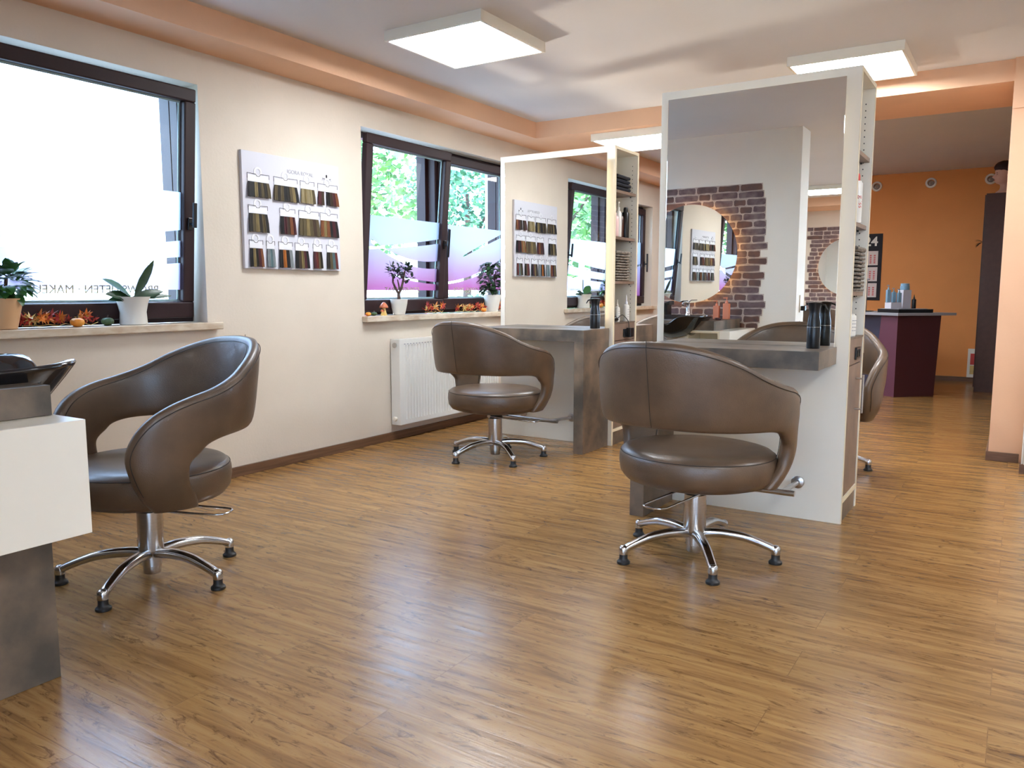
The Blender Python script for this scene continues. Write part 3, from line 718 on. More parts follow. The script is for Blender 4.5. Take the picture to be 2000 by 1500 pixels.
# ================================================================ BRICK WALLPAPER and ROUND MIRRORS
def bricks(label, x0, x1, z0, z1, y, seed, ragged_l=False):
    rd = random.Random(seed); b = MB(); ph = .0685; rows = int((z1-z0)/ph)
    for r in range(rows):
        za = z0+r*ph; e = x1-rd.choice((.0, .02, .05, .065, .03)); s_ = x0+(rd.choice((0, .02, .05, .07)) if ragged_l else 0)
        b.mi = 0
        b.box(s_-.004, e+.004, y, y+.003, za-.001, za+ph+.001)
        x = e
        while x > s_+.03:
            L_ = rd.choice((.11, .15, .20, .23, .25, .17)); xa = max(s_, x-L_); j = lambda k=.005: rd.uniform(-k, k)
            if xa-s_ < .05: xa = s_
            b.mi = rd.choice((1, 2, 3))
            za_, zb_ = za+.007, za+ph-.007; cx_ = .010
            pts = [(xa+cx_, y+.003, za_+j()), ((xa+x)/2, y+.003, za_+j()), (x-cx_, y+.003, za_+j()), (x, y+.003, za_+cx_), (x+j(.003), y+.003, zb_-cx_), (x-cx_, y+.003, zb_+j()), ((xa+x)/2, y+.003, zb_+j()), (xa+cx_, y+.003, zb_+j()), (xa+j(.003), y+.003, zb_-cx_), (xa, y+.003, za_+cx_)]
            b.prism(pts, (0, 1, 0), .0015)
            x = xa-.014
    return tag(b.build('brick_wallpaper', [M['mortar'], M['brick1'], M['brick2'], M['brick3']]), label, 'wallpaper')
bricks('dark brick wallpaper with toothed edge behind the wash counter, seen in the mirror', -3.30, -2.02, .70, 2.205, YB+.0002, 3)
bricks('second brick wallpaper on the rear room wall, seen in the near mirror', -3.10, -1.60, .5, 2.25, -6.1995, 5, True)
def round_mirror(label, x, z, y, r=.49, rz=0):
    t = thing('round_mirror', label, 'mirror', (x, y, z), rz, 'round backlit mirrors')
    R = Matrix.Rotation(-PI/2, 4, 'X')
    MB().lathe([(0, .034), (r-.003, .034), (r, .036), (r, .040), (0, .0405)], n=96, mtx=R).build('mirror_disc', M['mirror'], t, smooth=True, angle=20)
    MB().lathe([(r-.09, .008), (r-.045, .008), (r-.045, .033), (r-.09, .033)], n=96, mtx=R, cap=False).build('mirror_mount', M['white'], t)
    b = MB(); b.lathe([(r-.043, .010), (r-.034, .010), (r-.034, .030), (r-.043, .030), (r-.043, .010)], n=96, mtx=R, cap=False); b.build('led_strip', M['ledwarm'], t)
    return t
round_mirror('round backlit mirror on the brick wallpaper above the basin, seen in the tall mirror', -2.75, 1.497, YB+.02, .475, math.radians(2.1))
round_mirror('second round backlit mirror on the rear room wall, seen in the near mirror', -2.42, 1.545, -6.193, .475)
so = thing('wall_socket', 'white socket on the end of the partition wall, seen in the near mirror', 'socket', (-1.739, .20, 1.02))
MB().box(0, .01, -.04, .04, -.08, .08).build('socket_plate', M['white'], so, bevel=.003)
MB().box(.01, .05, -.025, .025, -.065, -.02).build('plug', M['black'], so, bevel=.004)

# ================================================================ SWATCH BOARD
bd = thing('swatch_board', 'white hair colour board hanging between the two windows', 'board', (XW+.001, 3.628, 1.625))
MB().box(0, .022, -.402, .402, -.352, .352).build('panel', M['board'], bd, bevel=.0015)
FM = lambda y, z, x=.0225: frame_mtx((x, y, z), (0, 1, 0), (0, 0, 1))
text_mb('IGORA ROYAL', .034, FM(.06, .255)).build('lettering', M['printgrey'], bd)
b = MB(); b.lathe([(0, 0), (.007, 0), (.007, .001), (0, .001)], n=16, sy=1.0, mtx=Matrix.Translation((.0225, .29, .275))@Matrix.Rotation(PI/2, 4, 'Y')@Matrix.Scale(1.6, 4, (1, 0, 0)))
b.box(.022, .0232, .245, .335, .247, .2485); b.build('logo', M['print'], bd)
text_mb('Schwarzkopf', .015, FM(.29, .253)).build('lettering', M['print'], bd)
S = [  # y0, y1, ztop of the card, z bottom of the hair, colours
 (3.265,3.42,1.850,1.706,'black black gold dark olive dark olive','dark and gold strands, first card of the top row'),
 (3.468,3.648,1.850,1.700,'olive dark olive black dark olive gold black','olive and black strands, second card of the top row'),
 (3.685,3.795,1.850,1.704,'blond gold blond blond olive','blond strands, third card of the top row'),
 (3.838,4.005,1.850,1.708,'wine brown - black brown wine copper','wine and brown strands, last card of the top row'),
 (3.265,3.40,1.660,1.495,'dark olive gold dark olive black','olive and gold strands, first card of the middle row'),
 (3.508,3.622,1.660,1.495,'black wine brown copper wine','brown and copper strands, second card of the middle row'),
 (3.665,3.828,1.660,1.495,'olive olive gold olive brown olive','olive brown strands, third card of the middle row'),
 (3.852,4.000,1.660,1.498,'copper gold copper black wine black','copper and black strands, last card of the middle row'),
 (3.262,3.355,1.450,1.284,'black gold dark wine copper','dark and copper strands, first card of the bottom row'),
 (3.392,3.448,1.450,1.284,'silver teal silver','silver grey strands, second card of the bottom row'),
 (3.490,3.592,1.450,1.284,'black ginger black silver','black and orange strands, third card of the bottom row'),
 (3.625,3.728,1.450,1.284,'black brown gold wine black','black and brown strands, fourth card of the bottom row'),
 (3.780,3.850,1.450,1.286,'wine red olive dark','dark red strands, fifth card of the bottom row'),
 (3.902,3.990,1.450,1.286,'dark olive teal red','green grey and red strands, last card of the bottom row')]
KEYS = list(HAIR)
for (a, c, zt, zb, cols, d) in S:
    cols = cols.split(); yc = (a+c)/2; W_ = c-a
    t = thing('hair_swatch_card', 'hair swatch card with '+d, 'hair swatch', (XW+.0225, yc, zt), 0, 'hair swatch cards on the white board')
    b = MB(); b.lathe([(.018, 0), (.030, 0), (.030, .002), (.018, .002), (.018, 0)], n=20, mtx=Matrix.Translation((.002, 0, .008))@Matrix.Rotation(PI/2, 4, 'Y'), cap=False)
    b.box(.002, .005, -W_/2-.002, W_/2+.002, -.052, -.012); b.build('card', M['plastic'], t)
    w2 = W_/2+.006
    MB().tube([(.006, -w2, -.035), (.006, -w2, -.004), (.006, -.018, -.006), (.006, -.010, -.018), (.006, .010, -.018), (.006, .018, -.006), (.006, w2, -.004), (.006, w2, -.030)], .0013, 6).build('hanger', M['print'], t)
    n_ = len(cols); hz = zb-zt; b = MB(); used = [k for k in KEYS if k in cols]
    for i, ck in enumerate(cols):
        if ck == '-': continue
        b.mi = used.index(ck)
        ya, yb_ = -W_/2+W_*i/n_, -W_/2+W_*(i+1)/n_
        for j in range(3):
            u0, u1 = ya+(yb_-ya)*j/3, ya+(yb_-ya)*(j+1)/3; g = 1.10; dx = random.uniform(0, .003)
            b.prism([(.005, u0, -.054), (.005, u1, -.054), (.009, u1*g, (hz-.054)/2), (.012, u1*g*1.03, hz+random.uniform(-.003, .003)), (.012, u0*g*1.03, hz), (.009, u0*g, (hz-.054)/2)], (1, 0, 0), .004+dx)
    b.build('hair_strands', [HAIR[k] for k in used], t)

# ================================================================ RADIATOR
rad = thing('radiator', 'white ribbed panel radiator under the two-pane window', 'radiator', (XW+.001, 4.545, .125))
L_ = 1.35; b = MB(); rs = []
z0_, z1_ = .0, .650
ny = 36; pts = []
for i in range(ny):
    y = .05+(L_-.08)*i/ny; p = (L_-.08)/ny
    pts += [(.098, y), (.098, y+p*.55), (.088, y+p*.68), (.088, y+p*.88)]
pts.append((.098, L_-.03))
A = [b.bm.verts.new((x, y, .035)) for x, y in pts]; B = [b.bm.verts.new((x, y, z1_-.045)) for x, y in pts]
for i in range(len(pts)-1): b.face([A[i], A[i+1], B[i+1], B[i]])
b.box(.02, .0985, .018, L_-.018, z1_-.045, z1_); b.box(.02, .0985, .018, L_-.018, 0, .035); b.box(.0, .085, .05, L_-.05, .035, z1_-.045)
b.box(.085, .0985, .018, .05, .035, z1_-.045); b.box(.085, .0985, L_-.031, L_-.018, .035, z1_-.045)
b.build('ribbed_panel', M['radiator'], rad)
for q in (0, L_-.018): MB().box(.012, .1, q, q+.018, -.002, z1_+.002).build('side_cover', M['radiator'], rad, bevel=.003)
b = MB()
for i in range(ny):
    y = .05+(L_-.08)*i/ny; b.box(.0985, .0992, y+.004, y+.022, z1_-.040, z1_-.034)
b.build('top_slots', M['printgrey'], rad)
b = MB(); b.lathe([(.0, -.02), (.017, -.02), (.020, -.006), (.020, .004), (0, .006)], n=18, mtx=Matrix.Translation((.055, -.004, z1_-.045))@Matrix.Rotation(PI/2, 4, 'X')); b.build('valve', M['steel'], rad, smooth=True)
b = MB(); b.lathe([(.0, 0), (.016, 0), (.018, .012), (.016, .022), (0, .024)], n=18, mtx=Matrix.Translation((.055, 0, .045))@Matrix.Rotation(PI/2, 4, 'X')); b.build('drain_valve', M['white'], rad, smooth=True)

# ================================================================ WINDOW SILL: plants and autumn decoration
SZ = .9545
def pot(parent, r, h, m='pot', style=0):
    b = MB()
    if style == 0: prof = [(r*.60, 0), (r*.66, .003), (r*.80, h*.35), (r*.94, h*.72), (r, h), (r*.94, h), (r*.88, h*.80), (r*.2, h*.78)]
    else: prof = [(r*.74, 0), (r*.78, .003), (r*.74, h*.45), (r*.86, h*.8), (r, h), (r*.94, h), (r*.86, h*.82), (r*.2, h*.8)]
    b.lathe(prof, n=36); p = b.build('pot', M[m], parent, smooth=True)
    MB().lathe([(0, h*.80), (r*.88, h*.83), (0, h*.86)], n=20).build('soil', M['soil'], parent)
    return p
def rnd_dir(rd, up=.2): return Vector((rd.uniform(-1, 1), rd.uniform(-1, 1), rd.uniform(-.5, 1)+up)).normalized()
# jade tree
t = thing('potted_jade_tree', 'small jade tree with forked trunk in a white pot on the sill', 'plant', (-4.03, 4.70, SZ))
pot(t, .068, .120)
rd = random.Random(3); b = MB(); tips = []
def branch(p, pts, r0, r1):
    P = [Vector(p)]+[Vector(q) for q in pts]; n_ = len(P)
    b.tube(P, [r0+(r1-r0)*i/(n_-1) for i in range(n_)], 10); return P[-1]
branch((0, 0, .08), [(0, 0, .13), (0, .0, .165)], .015, .013)
branch((0, 0, .16), [(.0, -.035, .20), (0, -.065, .25), (.01, -.072, .31)], .010, .006)
branch((0, 0, .16), [(0, .03, .20), (0, .05, .25), (0, .065, .30), (0, .075, .34)], .011, .006)
branch((0, .012, .19), [(0, .0, .235), (0, -.012, .27)], .007, .004)
branch((0, .05, .25), [(0, .09, .262), (0, .125, .275)], .006, .004)
branch((0, .055, .275), [(0, .02, .31), (0, .005, .35)], .005, .003)
b.build('trunk', M['bark'], t, smooth=True)
b = MB()
for c, n_, s_ in (((.01, -.072, .32), 34, .045), ((0, -.03, .31), 20, .035), ((0, .075, .33), 46, .05), ((0, .135, .28), 18, .035), ((0, .07, .375), 16, .03), ((0, -.085, .36), 12, .025), ((0, .005, .36), 6, .018)):
    for _ in range(n_):
        d = rnd_dir(rd, 0); p = Vector(c)+d*rd.uniform(.2, 1)*s_
        b.leaf(p, d, (rd.random(), rd.random(), 1), rd.uniform(.028, .040), rd.uniform(.019, .026), .1)
b.build('leaves', M['jade'], t, smooth=True, angle=180)
# bushy plant
t = thing('potted_bushy_plant', 'bushy dark-leaved plant in a white pot at the right end of the sill', 'plant', (-4.035, 5.99, SZ))
pot(t, .082, .150)
b = MB()
for a in (0, 1.5, 3, 4.4): b.tube([(0, .01*a, .10), (.02*math.cos(a), .03*math.sin(a), .2), (.04*math.cos(a), .06*math.sin(a), .36)], [.007, .005, .003], 8)
b.build('stem', M['bark'], t, smooth=True)
b = MB()
for _ in range(260):
    z = rd.uniform(.17, .44); R_ = .035+.10*math.sin(min(1, (z-.12)/.30)*PI*.72)
    a = rd.uniform(0, 2*PI); rr = R_*rd.uniform(.4, 1); d = Vector((math.cos(a), math.sin(a), rd.uniform(-.5, .5)))
    b.leaf((rr*math.cos(a)*.8, rr*math.sin(a)-.015+.10*(z-.3), z), d, (0, 0, 1), rd.uniform(.05, .075), rd.uniform(.03, .042), .3)
b.build('leaves', M['leafgreen'], t, smooth=True, angle=180)
b = MB()
for _ in range(4): b.leaf((.02, .12, .34), rnd_dir(rd), (0, 0, 1), .035, .02, .2)
b.build('red_flower', M['red'], t)
# orchid
t = thing('potted_orchid', 'flowerless orchid with long strap leaves in a waisted white pot', 'plant', (-4.035, 2.52, SZ))
pot(t, .090, .150, 'pot', 1)
b = MB(); U = (.85, 0, .5)
b.leaf((0, .01, .14), (.1, .50, 1.0), (1, -.2, .1), .235, .048, -.12)
b.leaf((0, .0, .145), (.25, 1.0, .30), U, .18, .050, .22); b.leaf((.01, .01, .14), (.1, 1.0, .12), U, .22, .030, .12)
b.leaf((.01, -.01, .14), (.25, -1.0, .28), U, .15, .060, .22); b.leaf((.0, -.01, .14), (.4, -.9, .12), U, .13, .045, .35)
b.leaf((-.01, .0, .14), (-.6, .5, .3), (0, 0, 1), .12, .05, .3); b.leaf((.0, .0, .15), (-.5, -.4, .3), (0, 0, 1), .12, .05, .3)
b.build('leaves', M['leafgreen'], t, smooth=True, angle=180)
b = MB(); b.leaf((0, -.01, .150), (.05, -.85, .62), (.65, .55, .6), .175, .082, .10)
b.build('broad_leaf', M['leafmid'], t, smooth=True, angle=180)
# left plant
t = thing('potted_leafy_plant', 'leafy green plant in a peach pot at the left photo edge', 'plant', (-4.03, 1.87, SZ))
pot(t, .078, .145, 'potpeach')
b = MB()
for _ in range(120):
    d = rnd_dir(rd, .1); p = Vector((0, .03, .205))+Vector((d.x*.05, d.y*.075, d.z*.07))
    b.leaf(p, d, (0, 0, 1), rd.uniform(.05, .075), rd.uniform(.035, .05), .4)
b.build('leaves', M['leafmid'], t, smooth=True, angle=180)
MB().tube([(0, 0, .1), (0, .02, .24)], .008, 8).build('stem', M['bark'], t)

def maple(b, c, size, rd, tilt=None):
    n_ = 7; R = Matrix.Rotation(rd.uniform(0, 6.3), 4, 'Z')@Matrix.Rotation(rd.uniform(.5, 1.5) if tilt is None else tilt, 4, 'X')
    R = Matrix.Rotation(rd.uniform(-.6, .6)+PI/2, 4, 'Z')@R
    cen = b.bm.verts.new(Vector(c)); ring = []
    for i in range(n_*2):
        a = PI*2*i/(n_*2); r_ = size*(1 if i % 2 == 0 else .33)*(.75 if i in (0,) else 1)
        ring.append(b.bm.verts.new(Vector(c)+R.to_3x3()@Vector((r_*math.cos(a), r_*math.sin(a), size*.15*math.cos(3*a)))))
    for i in range(n_*2): b.face([cen, ring[i], ring[(i+1) % (n_*2)]])
def garland(label, x, y0, y1, n_, seed, mcs=('red', 'orangeleaf', 'yellow')):
    rd = random.Random(seed); b = MB()
    b.mi = 2; b.tube([(x+.01*math.sin(k*2), y0+(y1-y0)*k/9, SZ+.012+.008*math.sin(k*3)) for k in range(10)], .0018, 6)
    for _ in range(n_):
        b.mi = rd.choice((0, 0, 0, 1, 1, 2)); s_ = rd.uniform(.026, .042)
        maple(b, (x+rd.uniform(-.02, .025), rd.uniform(y0, y1), SZ+s_*.95+rd.uniform(.0, .03)), s_, rd)
    return tag(b.build('autumn_leaf_garland', [M[k] for k in mcs]), label, 'garland', 'autumn leaf garlands')
garland('long red and orange maple leaf garland on the left window sill', -4.04, 1.95, 2.33, 40, 1)
garland('small garland of pink and yellow leaves beside the jade tree pot', -4.04, 5.03, 5.28, 14, 2)
garland('red maple leaf garland in front of the middle window post', -4.04, 5.44, 5.86, 36, 3)
garland('red and orange leaves at the right of the bushy plant pot', -4.03, 6.10, 6.26, 14, 4)
def gourd(name, label, y, r, m, cat, x=-4.02, flat=.75):
    t = thing(name, label, cat, (x, y, SZ))
    b = MB(); k = 40; rs = []
    for i in range(13):
        ph = PI*i/12; ring = []
        for j in range(k):
            a = 2*PI*j/k; rr = r*math.sin(ph)*(1+.07*abs(math.cos(a*4))); ring.append(Vector((rr*math.cos(a), rr*math.sin(a), r*flat*(1-math.cos(ph))-.12*r*(math.exp(-((ph-PI)/.5)**2)))))
        rs.append(ring)
    b.rings(rs); b.build('body', M[m], t, smooth=True, angle=180)
    MB().tube([(0, 0, r*flat*1.85), (.002, .004, r*flat*2.5)], [.0045, .003], 8).build('stalk', M['bark'], t)
gourd('ornamental_pumpkin', 'small orange pumpkin among the leaves on the left sill', 2.19, .032, 'pumpkin', 'pumpkin', -3.99)
gourd('ornamental_gourd', 'small dark green gourd left of the orchid pot', 2.365, .030, 'gourd', 'gourd')
gourd('ornamental_pumpkin', 'tiny orange pumpkin at the left end of the right sill', 4.345, .020, 'pumpkin', 'pumpkin')
gourd('ornamental_gourd', 'flat dark green gourd beside the mushroom figurine', 4.405, .024, 'gourd', 'gourd', flat=.6)
gourd('ornamental_pumpkin', 'small orange pumpkin left of the bushy plant pot', 5.80, .025, 'pumpkin', 'pumpkin', -3.995)
t = thing('mushroom_figurine', 'yellow glazed mushroom figurine with reddish cap on the right sill', 'figurine', (-4.02, 4.515, SZ))
b = MB(); b.lathe([(.024, 0), (.025, .006), (.017, .025), (.014, .055), (.012, .07)], n=20); b.lathe([(.012, 0), (.012, .004), (.008, .018), (.007, .034)], c=(.004, -.022, .0), n=16); b.build('stem', M['yellow'], t, smooth=True)
b = MB(); b.lathe([(.005, .058), (.032, .056), (.034, .062), (.026, .078), (.012, .094), (.003, .099)], n=24); b.lathe([(.003, .030), (.016, .029), (.016, .033), (.010, .042), (.001, .047)], c=(.004, -.022, 0), n=16); b.build('cap', M['redcap'], t, smooth=True)

# ================================================================ ON THE STATIONS
def spray(label, loc, rz=0):
    t = thing('water_spray_bottle', label, 'spray bottle', loc, rz, 'black spray bottles on the shelf tables')
    MB().lathe([(.029, 0), (.030, .004), (.030, .098), (.0295, .10)], n=28).build('bottle_base', M['black'], t, smooth=True)
    MB().lathe([(.0295, .101), (.029, .12), (.025, .145), (.023, .165), (.026, .19), (.031, .208), (.032, .212), (.012, .217)], n=28).build('bottle_neck', M['black'], t, smooth=True)
    b = MB(); b.tube([(-.02, 0, .208), (-.045, 0, .202), (-.058, 0, .180)], [.006, .005, .003], 8); b.tube([(.02, 0, .207), (.036, 0, .206)], .006, 8); b.build('trigger', M['black'], t, smooth=True)
    MB().lathe([(.0303, .0985), (.0306, .0995), (.0303, .1005)], n=28, cap=False).build('silver_ring', M['steel'], t)
spray('black spray bottle on the near grey shelf table', (-.80, 3.87, .868), PI)
spray('black spray bottle on the far grey shelf table', (-2.575, 5.14, .868), .6)
zN = (1.131, 1.463, 1.80, .909); zF = (1.21, 1.53, 1.862, .909)
xN, yN = -.67, 4.04; xF, yF = -2.475, 5.245
def basket(label, loc):
    t = thing('wicker_basket', label, 'basket', loc, 0, 'wicker baskets in the open shelves')
    b = MB(); W_, D_, H_ = .085, .115, .205; N_ = 11
    # woven strands around the four sides
    for k in range(N_):
        z = .006+k*(H_-.012)/(N_-1); pts = []
        for s_ in range(48):
            u = s_/12; e = int(u); f = (u-e)*2-1; off = .0035*(1 if (s_+k) % 2 else -1)
            P = [(f*W_, -D_-off), (W_+off, f*D_), (-f*W_, D_+off), (-W_-off, -f*D_)][e]; pts.append((P[0], P[1], z))
        b.tube(pts, .0075, 6, closed=True)
    b.build('weave', M['wicker'], t, smooth=True, angle=180)
    MB().box(-W_+.008, W_-.008, -D_+.008, D_-.008, 0, .17).build('lining', M['soil'], t)
    MB().tube([(-W_, -D_, H_), (W_, -D_, H_), (W_, D_, H_), (-W_, D_, H_)], .011, 8, closed=True).build('rim', M['wicker'], t, smooth=True)
basket('grey wicker basket in the open shelf of the near mirror column', (xN-.092, yN+.222, zN[0]+.0035))
basket('grey wicker basket in the open shelf of the far mirror column', (xF-.095, yF+.165, zF[0]+.0035))
def can(label, loc, h, r, m, capm, text=None, rz=0, group=None, name='spray_can'):
    t = thing(name, label, 'spray can', loc, rz, group)
    MB().lathe([(r*.96, 0), (r, .004), (r, h*.80), (r*.8, h*.85)], n=28).build('can_body', M[m], t, smooth=True)
    MB().lathe([(r*.62, h*.85), (r*.62, h*.95), (r*.5, h), (r*.1, h)], n=20).build('cap', M[capm], t, smooth=True)
    if text:
        tb = text_mb(text, r*1.1, frame_mtx((0, 0, 0), (0, 0, -1), (0, -1, 0)) if False else Matrix())
        # wrap the word round the can, reading downwards
        for v in tb.bm.verts:
            x, y = v.co.x, v.co.y; a = -PI/2+y/r+ (.25); v.co = Vector((r*1.012*math.cos(a), r*1.012*math.sin(a), h*.42-x))
        tb.build('lettering', M['printred'], t)
can('white spray can with red lettering on the upper shelf of the near column', (xN-.036, yN+.165, zN[1]), .235, .034, 'bottlewhite', 'printred', 'gliss', .5)
def dropper(name, label, loc, h, r, m, capm, label_m=None, tall=.3):
    t = thing(name, label, 'bottle', loc)
    s_ = 1-tall
    MB().lathe([(r*.92, 0), (r, .005), (r, h*s_*.85), (r*.85, h*s_*.95), (r*.45, h*s_)], n=28).build('bottle_body', M[m], t, smooth=True)
    MB().lathe([(r*.46, h*s_), (r*.46, h*(s_+.08)), (r*.30, h*(s_+.10)), (r*.10, h)], n=20).build('spout', M[capm], t, smooth=True)
    b = MB()
    for k in range(4): 
        z = h*s_*(.25+.14*k)
        for j in range(3+k % 2):
            a = -.2+j*.22-.5; b.box(0, 0, 0, 0, 0, 0) if False else b.prism([(r*1.01*math.cos(a), r*1.01*math.sin(a), z), (r*1.01*math.cos(a+.14), r*1.01*math.sin(a+.14), z), (r*1.01*math.cos(a+.14), r*1.01*math.sin(a+.14), z+.004), (r*1.01*math.cos(a), r*1.01*math.sin(a), z+.004)], (math.cos(a), math.sin(a), 0), .0006)
    b.build('label_print', M['printgrey'], t)
dropper('applicator_bottle', 'white round bottle with black nozzle on the near column ledge', (xN-.055, yN+.185, zN[3]), .19, .050, 'bottlewhite', 'black', tall=.38)
# far column contents
tw = [(0, 0), (.004, .003), (-.003, .002), (.003, -.003)]
for i, (dx, dy) in enumerate(tw):
    z = zF[2]+.0005+i*.0285; b = MB(); rs = []
    prof = [(-.075, .004), (-.088, .014), (-.075, .0255), (0, .0275), (.078, .026), (.085, .014), (.078, .004), (0, .001)]
    for y in (-.12, -.06, 0, .06, .12): rs.append([Vector((x, y, zz+.0006*math.sin(y*60+x*50+i))) for x, zz in prof])
    b.rings(rs)
    tag(b.build('folded_towel', M['towel'], bevel=.002, loc=(xF-.10+dx, yF+.185+dy, z), rot=(0, 0, .02*(i-1.5))), ('lowest', 'second lowest', 'third lowest', 'topmost')[i]+' folded dark towel of the stack on the far column', 'towel', 'folded dark towels on the top shelf')
pump_bottle('pump_bottle', 'white spray pump bottle beside dark cans in the far column', (xF-.040, yF+.150, zF[1]), .255, .024, 'bottlewhite', square=False)
pump_bottle('pump_bottle', 'pink bottle at the front edge of the far column shelf', (xF-.028, yF+.070, zF[1]), .20, .026, 'bottlepink', square=False)
can('tall black spray can at the right of the far column shelf', (xF-.045, yF+.285, zF[1]), .225, .027, 'black', 'black', group='dark cans in the far column')
can('dark brown can between the white bottle and the black can', (xF-.055, yF+.220, zF[1]), .185, .024, 'amber', 'black', group='dark cans in the far column')
dropper('dropper_bottle', 'white bottle with pointed spray nozzle on the far column ledge', (xF-.05, yF+.175, zF[3]), .165, .020, 'bottlewhite', 'bottlewhite', tall=.32)
dropper('serum_bottle', 'clear-capped cream bottle with small print on the far column ledge', (xF-.045, yF+.325, zF[3]), .20, .024, 'bottlewhite', 'plastic', tall=.36)
pump_bottle('pump_bottle', 'small bottle with blue lower half, half hidden on the far column ledge', (xF-.06, yF+.065, zF[3]), .15, .02, 'bluecap', 'bottlewhite', square=False)
t = thing('hair_clipper', 'black clipper with cable and plug in the far column socket', 'hair clipper', (xF, yF, .909))
b = MB(); b.tube([(-.05, .09, .020), (-.04, .12, .026), (-.035, .15, .018)], [.012, .019, .010], 12); b.build('clipper_body', M['black'], t, smooth=True)
b = MB(); b.tube(catmull([(-.04, .145, .020), (-.02, .19, .050), (-.012, .23, .035), (.008, .25, 0), (.016, .245, -.045)], 5), .003, 8); b.build('cable', M['rubber'], t, smooth=True)
MB().box(.007, .045, .215, .275, -.115, -.045).build('plug', M['black'], t, bevel=.005)

# ================================================================ FAR ROOM: reception desk, cabinet, wall
def wall_spot(label, x):
    t = thing('wall_spotlight', label, 'spotlight', (x, 11.49, 2.50), 0, 'round white wall spotlights')
    R = Matrix.Rotation(PI/2, 4, 'X')
    MB().lathe([(.040, 0), (.062, 0), (.065, .006), (.058, .018), (.042, .022), (.040, .0)], n=32, mtx=R, cap=False).build('ring', M['white'], t, smooth=True)
    b = MB(); b.lathe([(0, .002), (.039, .002), (.035, .012), (.030, .028), (.024, .032), (0, .030)], n=24, mtx=Matrix.Translation((0, 0, -.006))@R@Matrix.Rotation(.35, 4, 'Y')); b.build('lamp', M['steel'], t, smooth=True)
wall_spot('round white wall spotlight nearest the mirror column', -1.665)
wall_spot('middle round white wall spotlight on the orange wall', -1.035)
wall_spot('round white wall spotlight beside the mannequin head', -.385)
# calendar
t = thing('wall_calendar', 'black three-month wall calendar on the orange wall', 'calendar', (-1.78, 11.49, 1.02))
MB().box(-.22, .22, -.008, 0, 0, .87).build('backing', M['cabdark' if False else 'print'], t)
text_mb('2024', .165, frame_mtx((0, -.009, .715), (1, 0, 0), (0, 0, 1)), bold=.004).build('year_number', M['whiteprint'], t)
for k, z in enumerate((.46, .25, .04)):
    p = MB().box(-.195, .175, -.014, -.009, z, z+.185).build('month_sheet', M['paper'], t)
    b = MB(); b2 = MB()
    for c_ in range(7):
        for r_ in range(5):
            (b2 if c_ in (5, 6) and k != 3 else b).box(-.165+c_*.048, -.142+c_*.048, -.0155, -.014, z+.025+r_*.024, z+.038+r_*.024)
    b.build('day_numbers', M['printgrey'], p); b2.build('sunday_numbers', M['printred'], p)
# reception desk
c0 = Vector((-1.083, 9.365, 0)); rdir = Vector((.705, .71, 0)).normalized(); ldir = Vector((-.825, .565, 0)).normalized()
t = thing('reception_desk', 'angular maroon reception desk with grey top in the far room', 'desk', tuple(c0))
hh = .878
b = MB(); p1 = rdir*.54
b.prism([(0, 0, 0), tuple(p1), tuple(p1+ldir*.30), tuple(ldir*.30)], (0, 0, 1), .06); 
b.bm.free(); b = MB(); a0 = Vector((0, 0, 0))
# slanted leg block: wide at the foot, narrower at the top
foot = [a0, rdir*.50, rdir*.50+ldir*.285, ldir*.285]; head = [a0, rdir*.54, rdir*.54+ldir*.215, ldir*.215]
b.rings([[v+Vector((0, 0, 0)) for v in foot], [v+Vector((0, 0, hh)) for v in head]]); b.mi = 0
o = b.build('front_block', [M['purple'], M['maroon']], t)
for p in o.data.polygons:
    if p.normal.dot(Vector((rdir.y, -rdir.x, 0))) > .8: p.material_index = 1
b = MB(); q0 = ldir*.12+rdir*.06; b.prism([tuple(q0), tuple(q0+rdir*.03), tuple(q0+rdir*.03+ldir*1.4), tuple(q0+ldir*1.4)], (0, 0, 1), hh); b.build('blue_panel', M['navy'], t)
b = MB(); e = -.04
pts = [-(rdir+ldir)*.05, rdir*.68-ldir*.05, rdir*.68+ldir*.55, rdir*.55+ldir*1.6, ldir*1.6-rdir*.05]
b.prism([(p.x, p.y, hh) for p in pts], (0, 0, 1), .028); b.build('desk_top', M['greytop'], t, bevel=.002)
DT = hh+.0285
tray_o = c0+rdir*.16+ldir*.10
ang = math.atan2(rdir.y, rdir.x)
tg = thing('display_tray', 'flat black display tray on the reception desk', 'tray', (tray_o.x, tray_o.y, DT), ang)
MB().box(-.13, .30, -.09, .25, 0, .038).build('tray_body', M['black'], tg, bevel=.002)
text_mb('SALON', .02, frame_mtx((-.1305, .10, .013), (0, -1, 0), (0, 0, 1))).build('lettering', M['whiteprint'], tg) if False else None
MB().box(-.135, .22, -.095, .20, .0385, .044).build('tray_lid', M['greytop'], tg)
def at(px, py, y):   # a place on the desk seen in that direction
    return None
TZ = DT+.0445
def dk(u, v, z=TZ): p = tray_o+rdir*u+ldir*v; return (p.x, p.y, z)
tag(MB().box(-.085, .045, -.05, .05, 0, .065).build('carton_box', M['board'], bevel=.001, loc=dk(-.045, .07), rot=(0, 0, ang)), 'low white carton under the blue bottles on the desk', 'box')
tag(MB().box(-.05, .05, -.045, .045, 0, .20).build('carton_box', M['board'], bevel=.001, loc=dk(.10, .10), rot=(0, 0, ang)), 'tall white carton behind the dark bottle on the desk', 'box')
for i, (u, v, h) in enumerate(((-.115, .088, .19), (-.075, .060, .155), (-.030, .035, .145))):
    pump_bottle('pump_bottle', ('tallest pale blue pump bottle, leftmost on the white carton', 'middle pale blue pump bottle on the white carton', 'shortest pale blue pump bottle, rightmost on the white carton')[i], dk(u, v, TZ+.0655), h, .021, 'blueb', group='pale blue pump bottles on the desk', rz=ang)
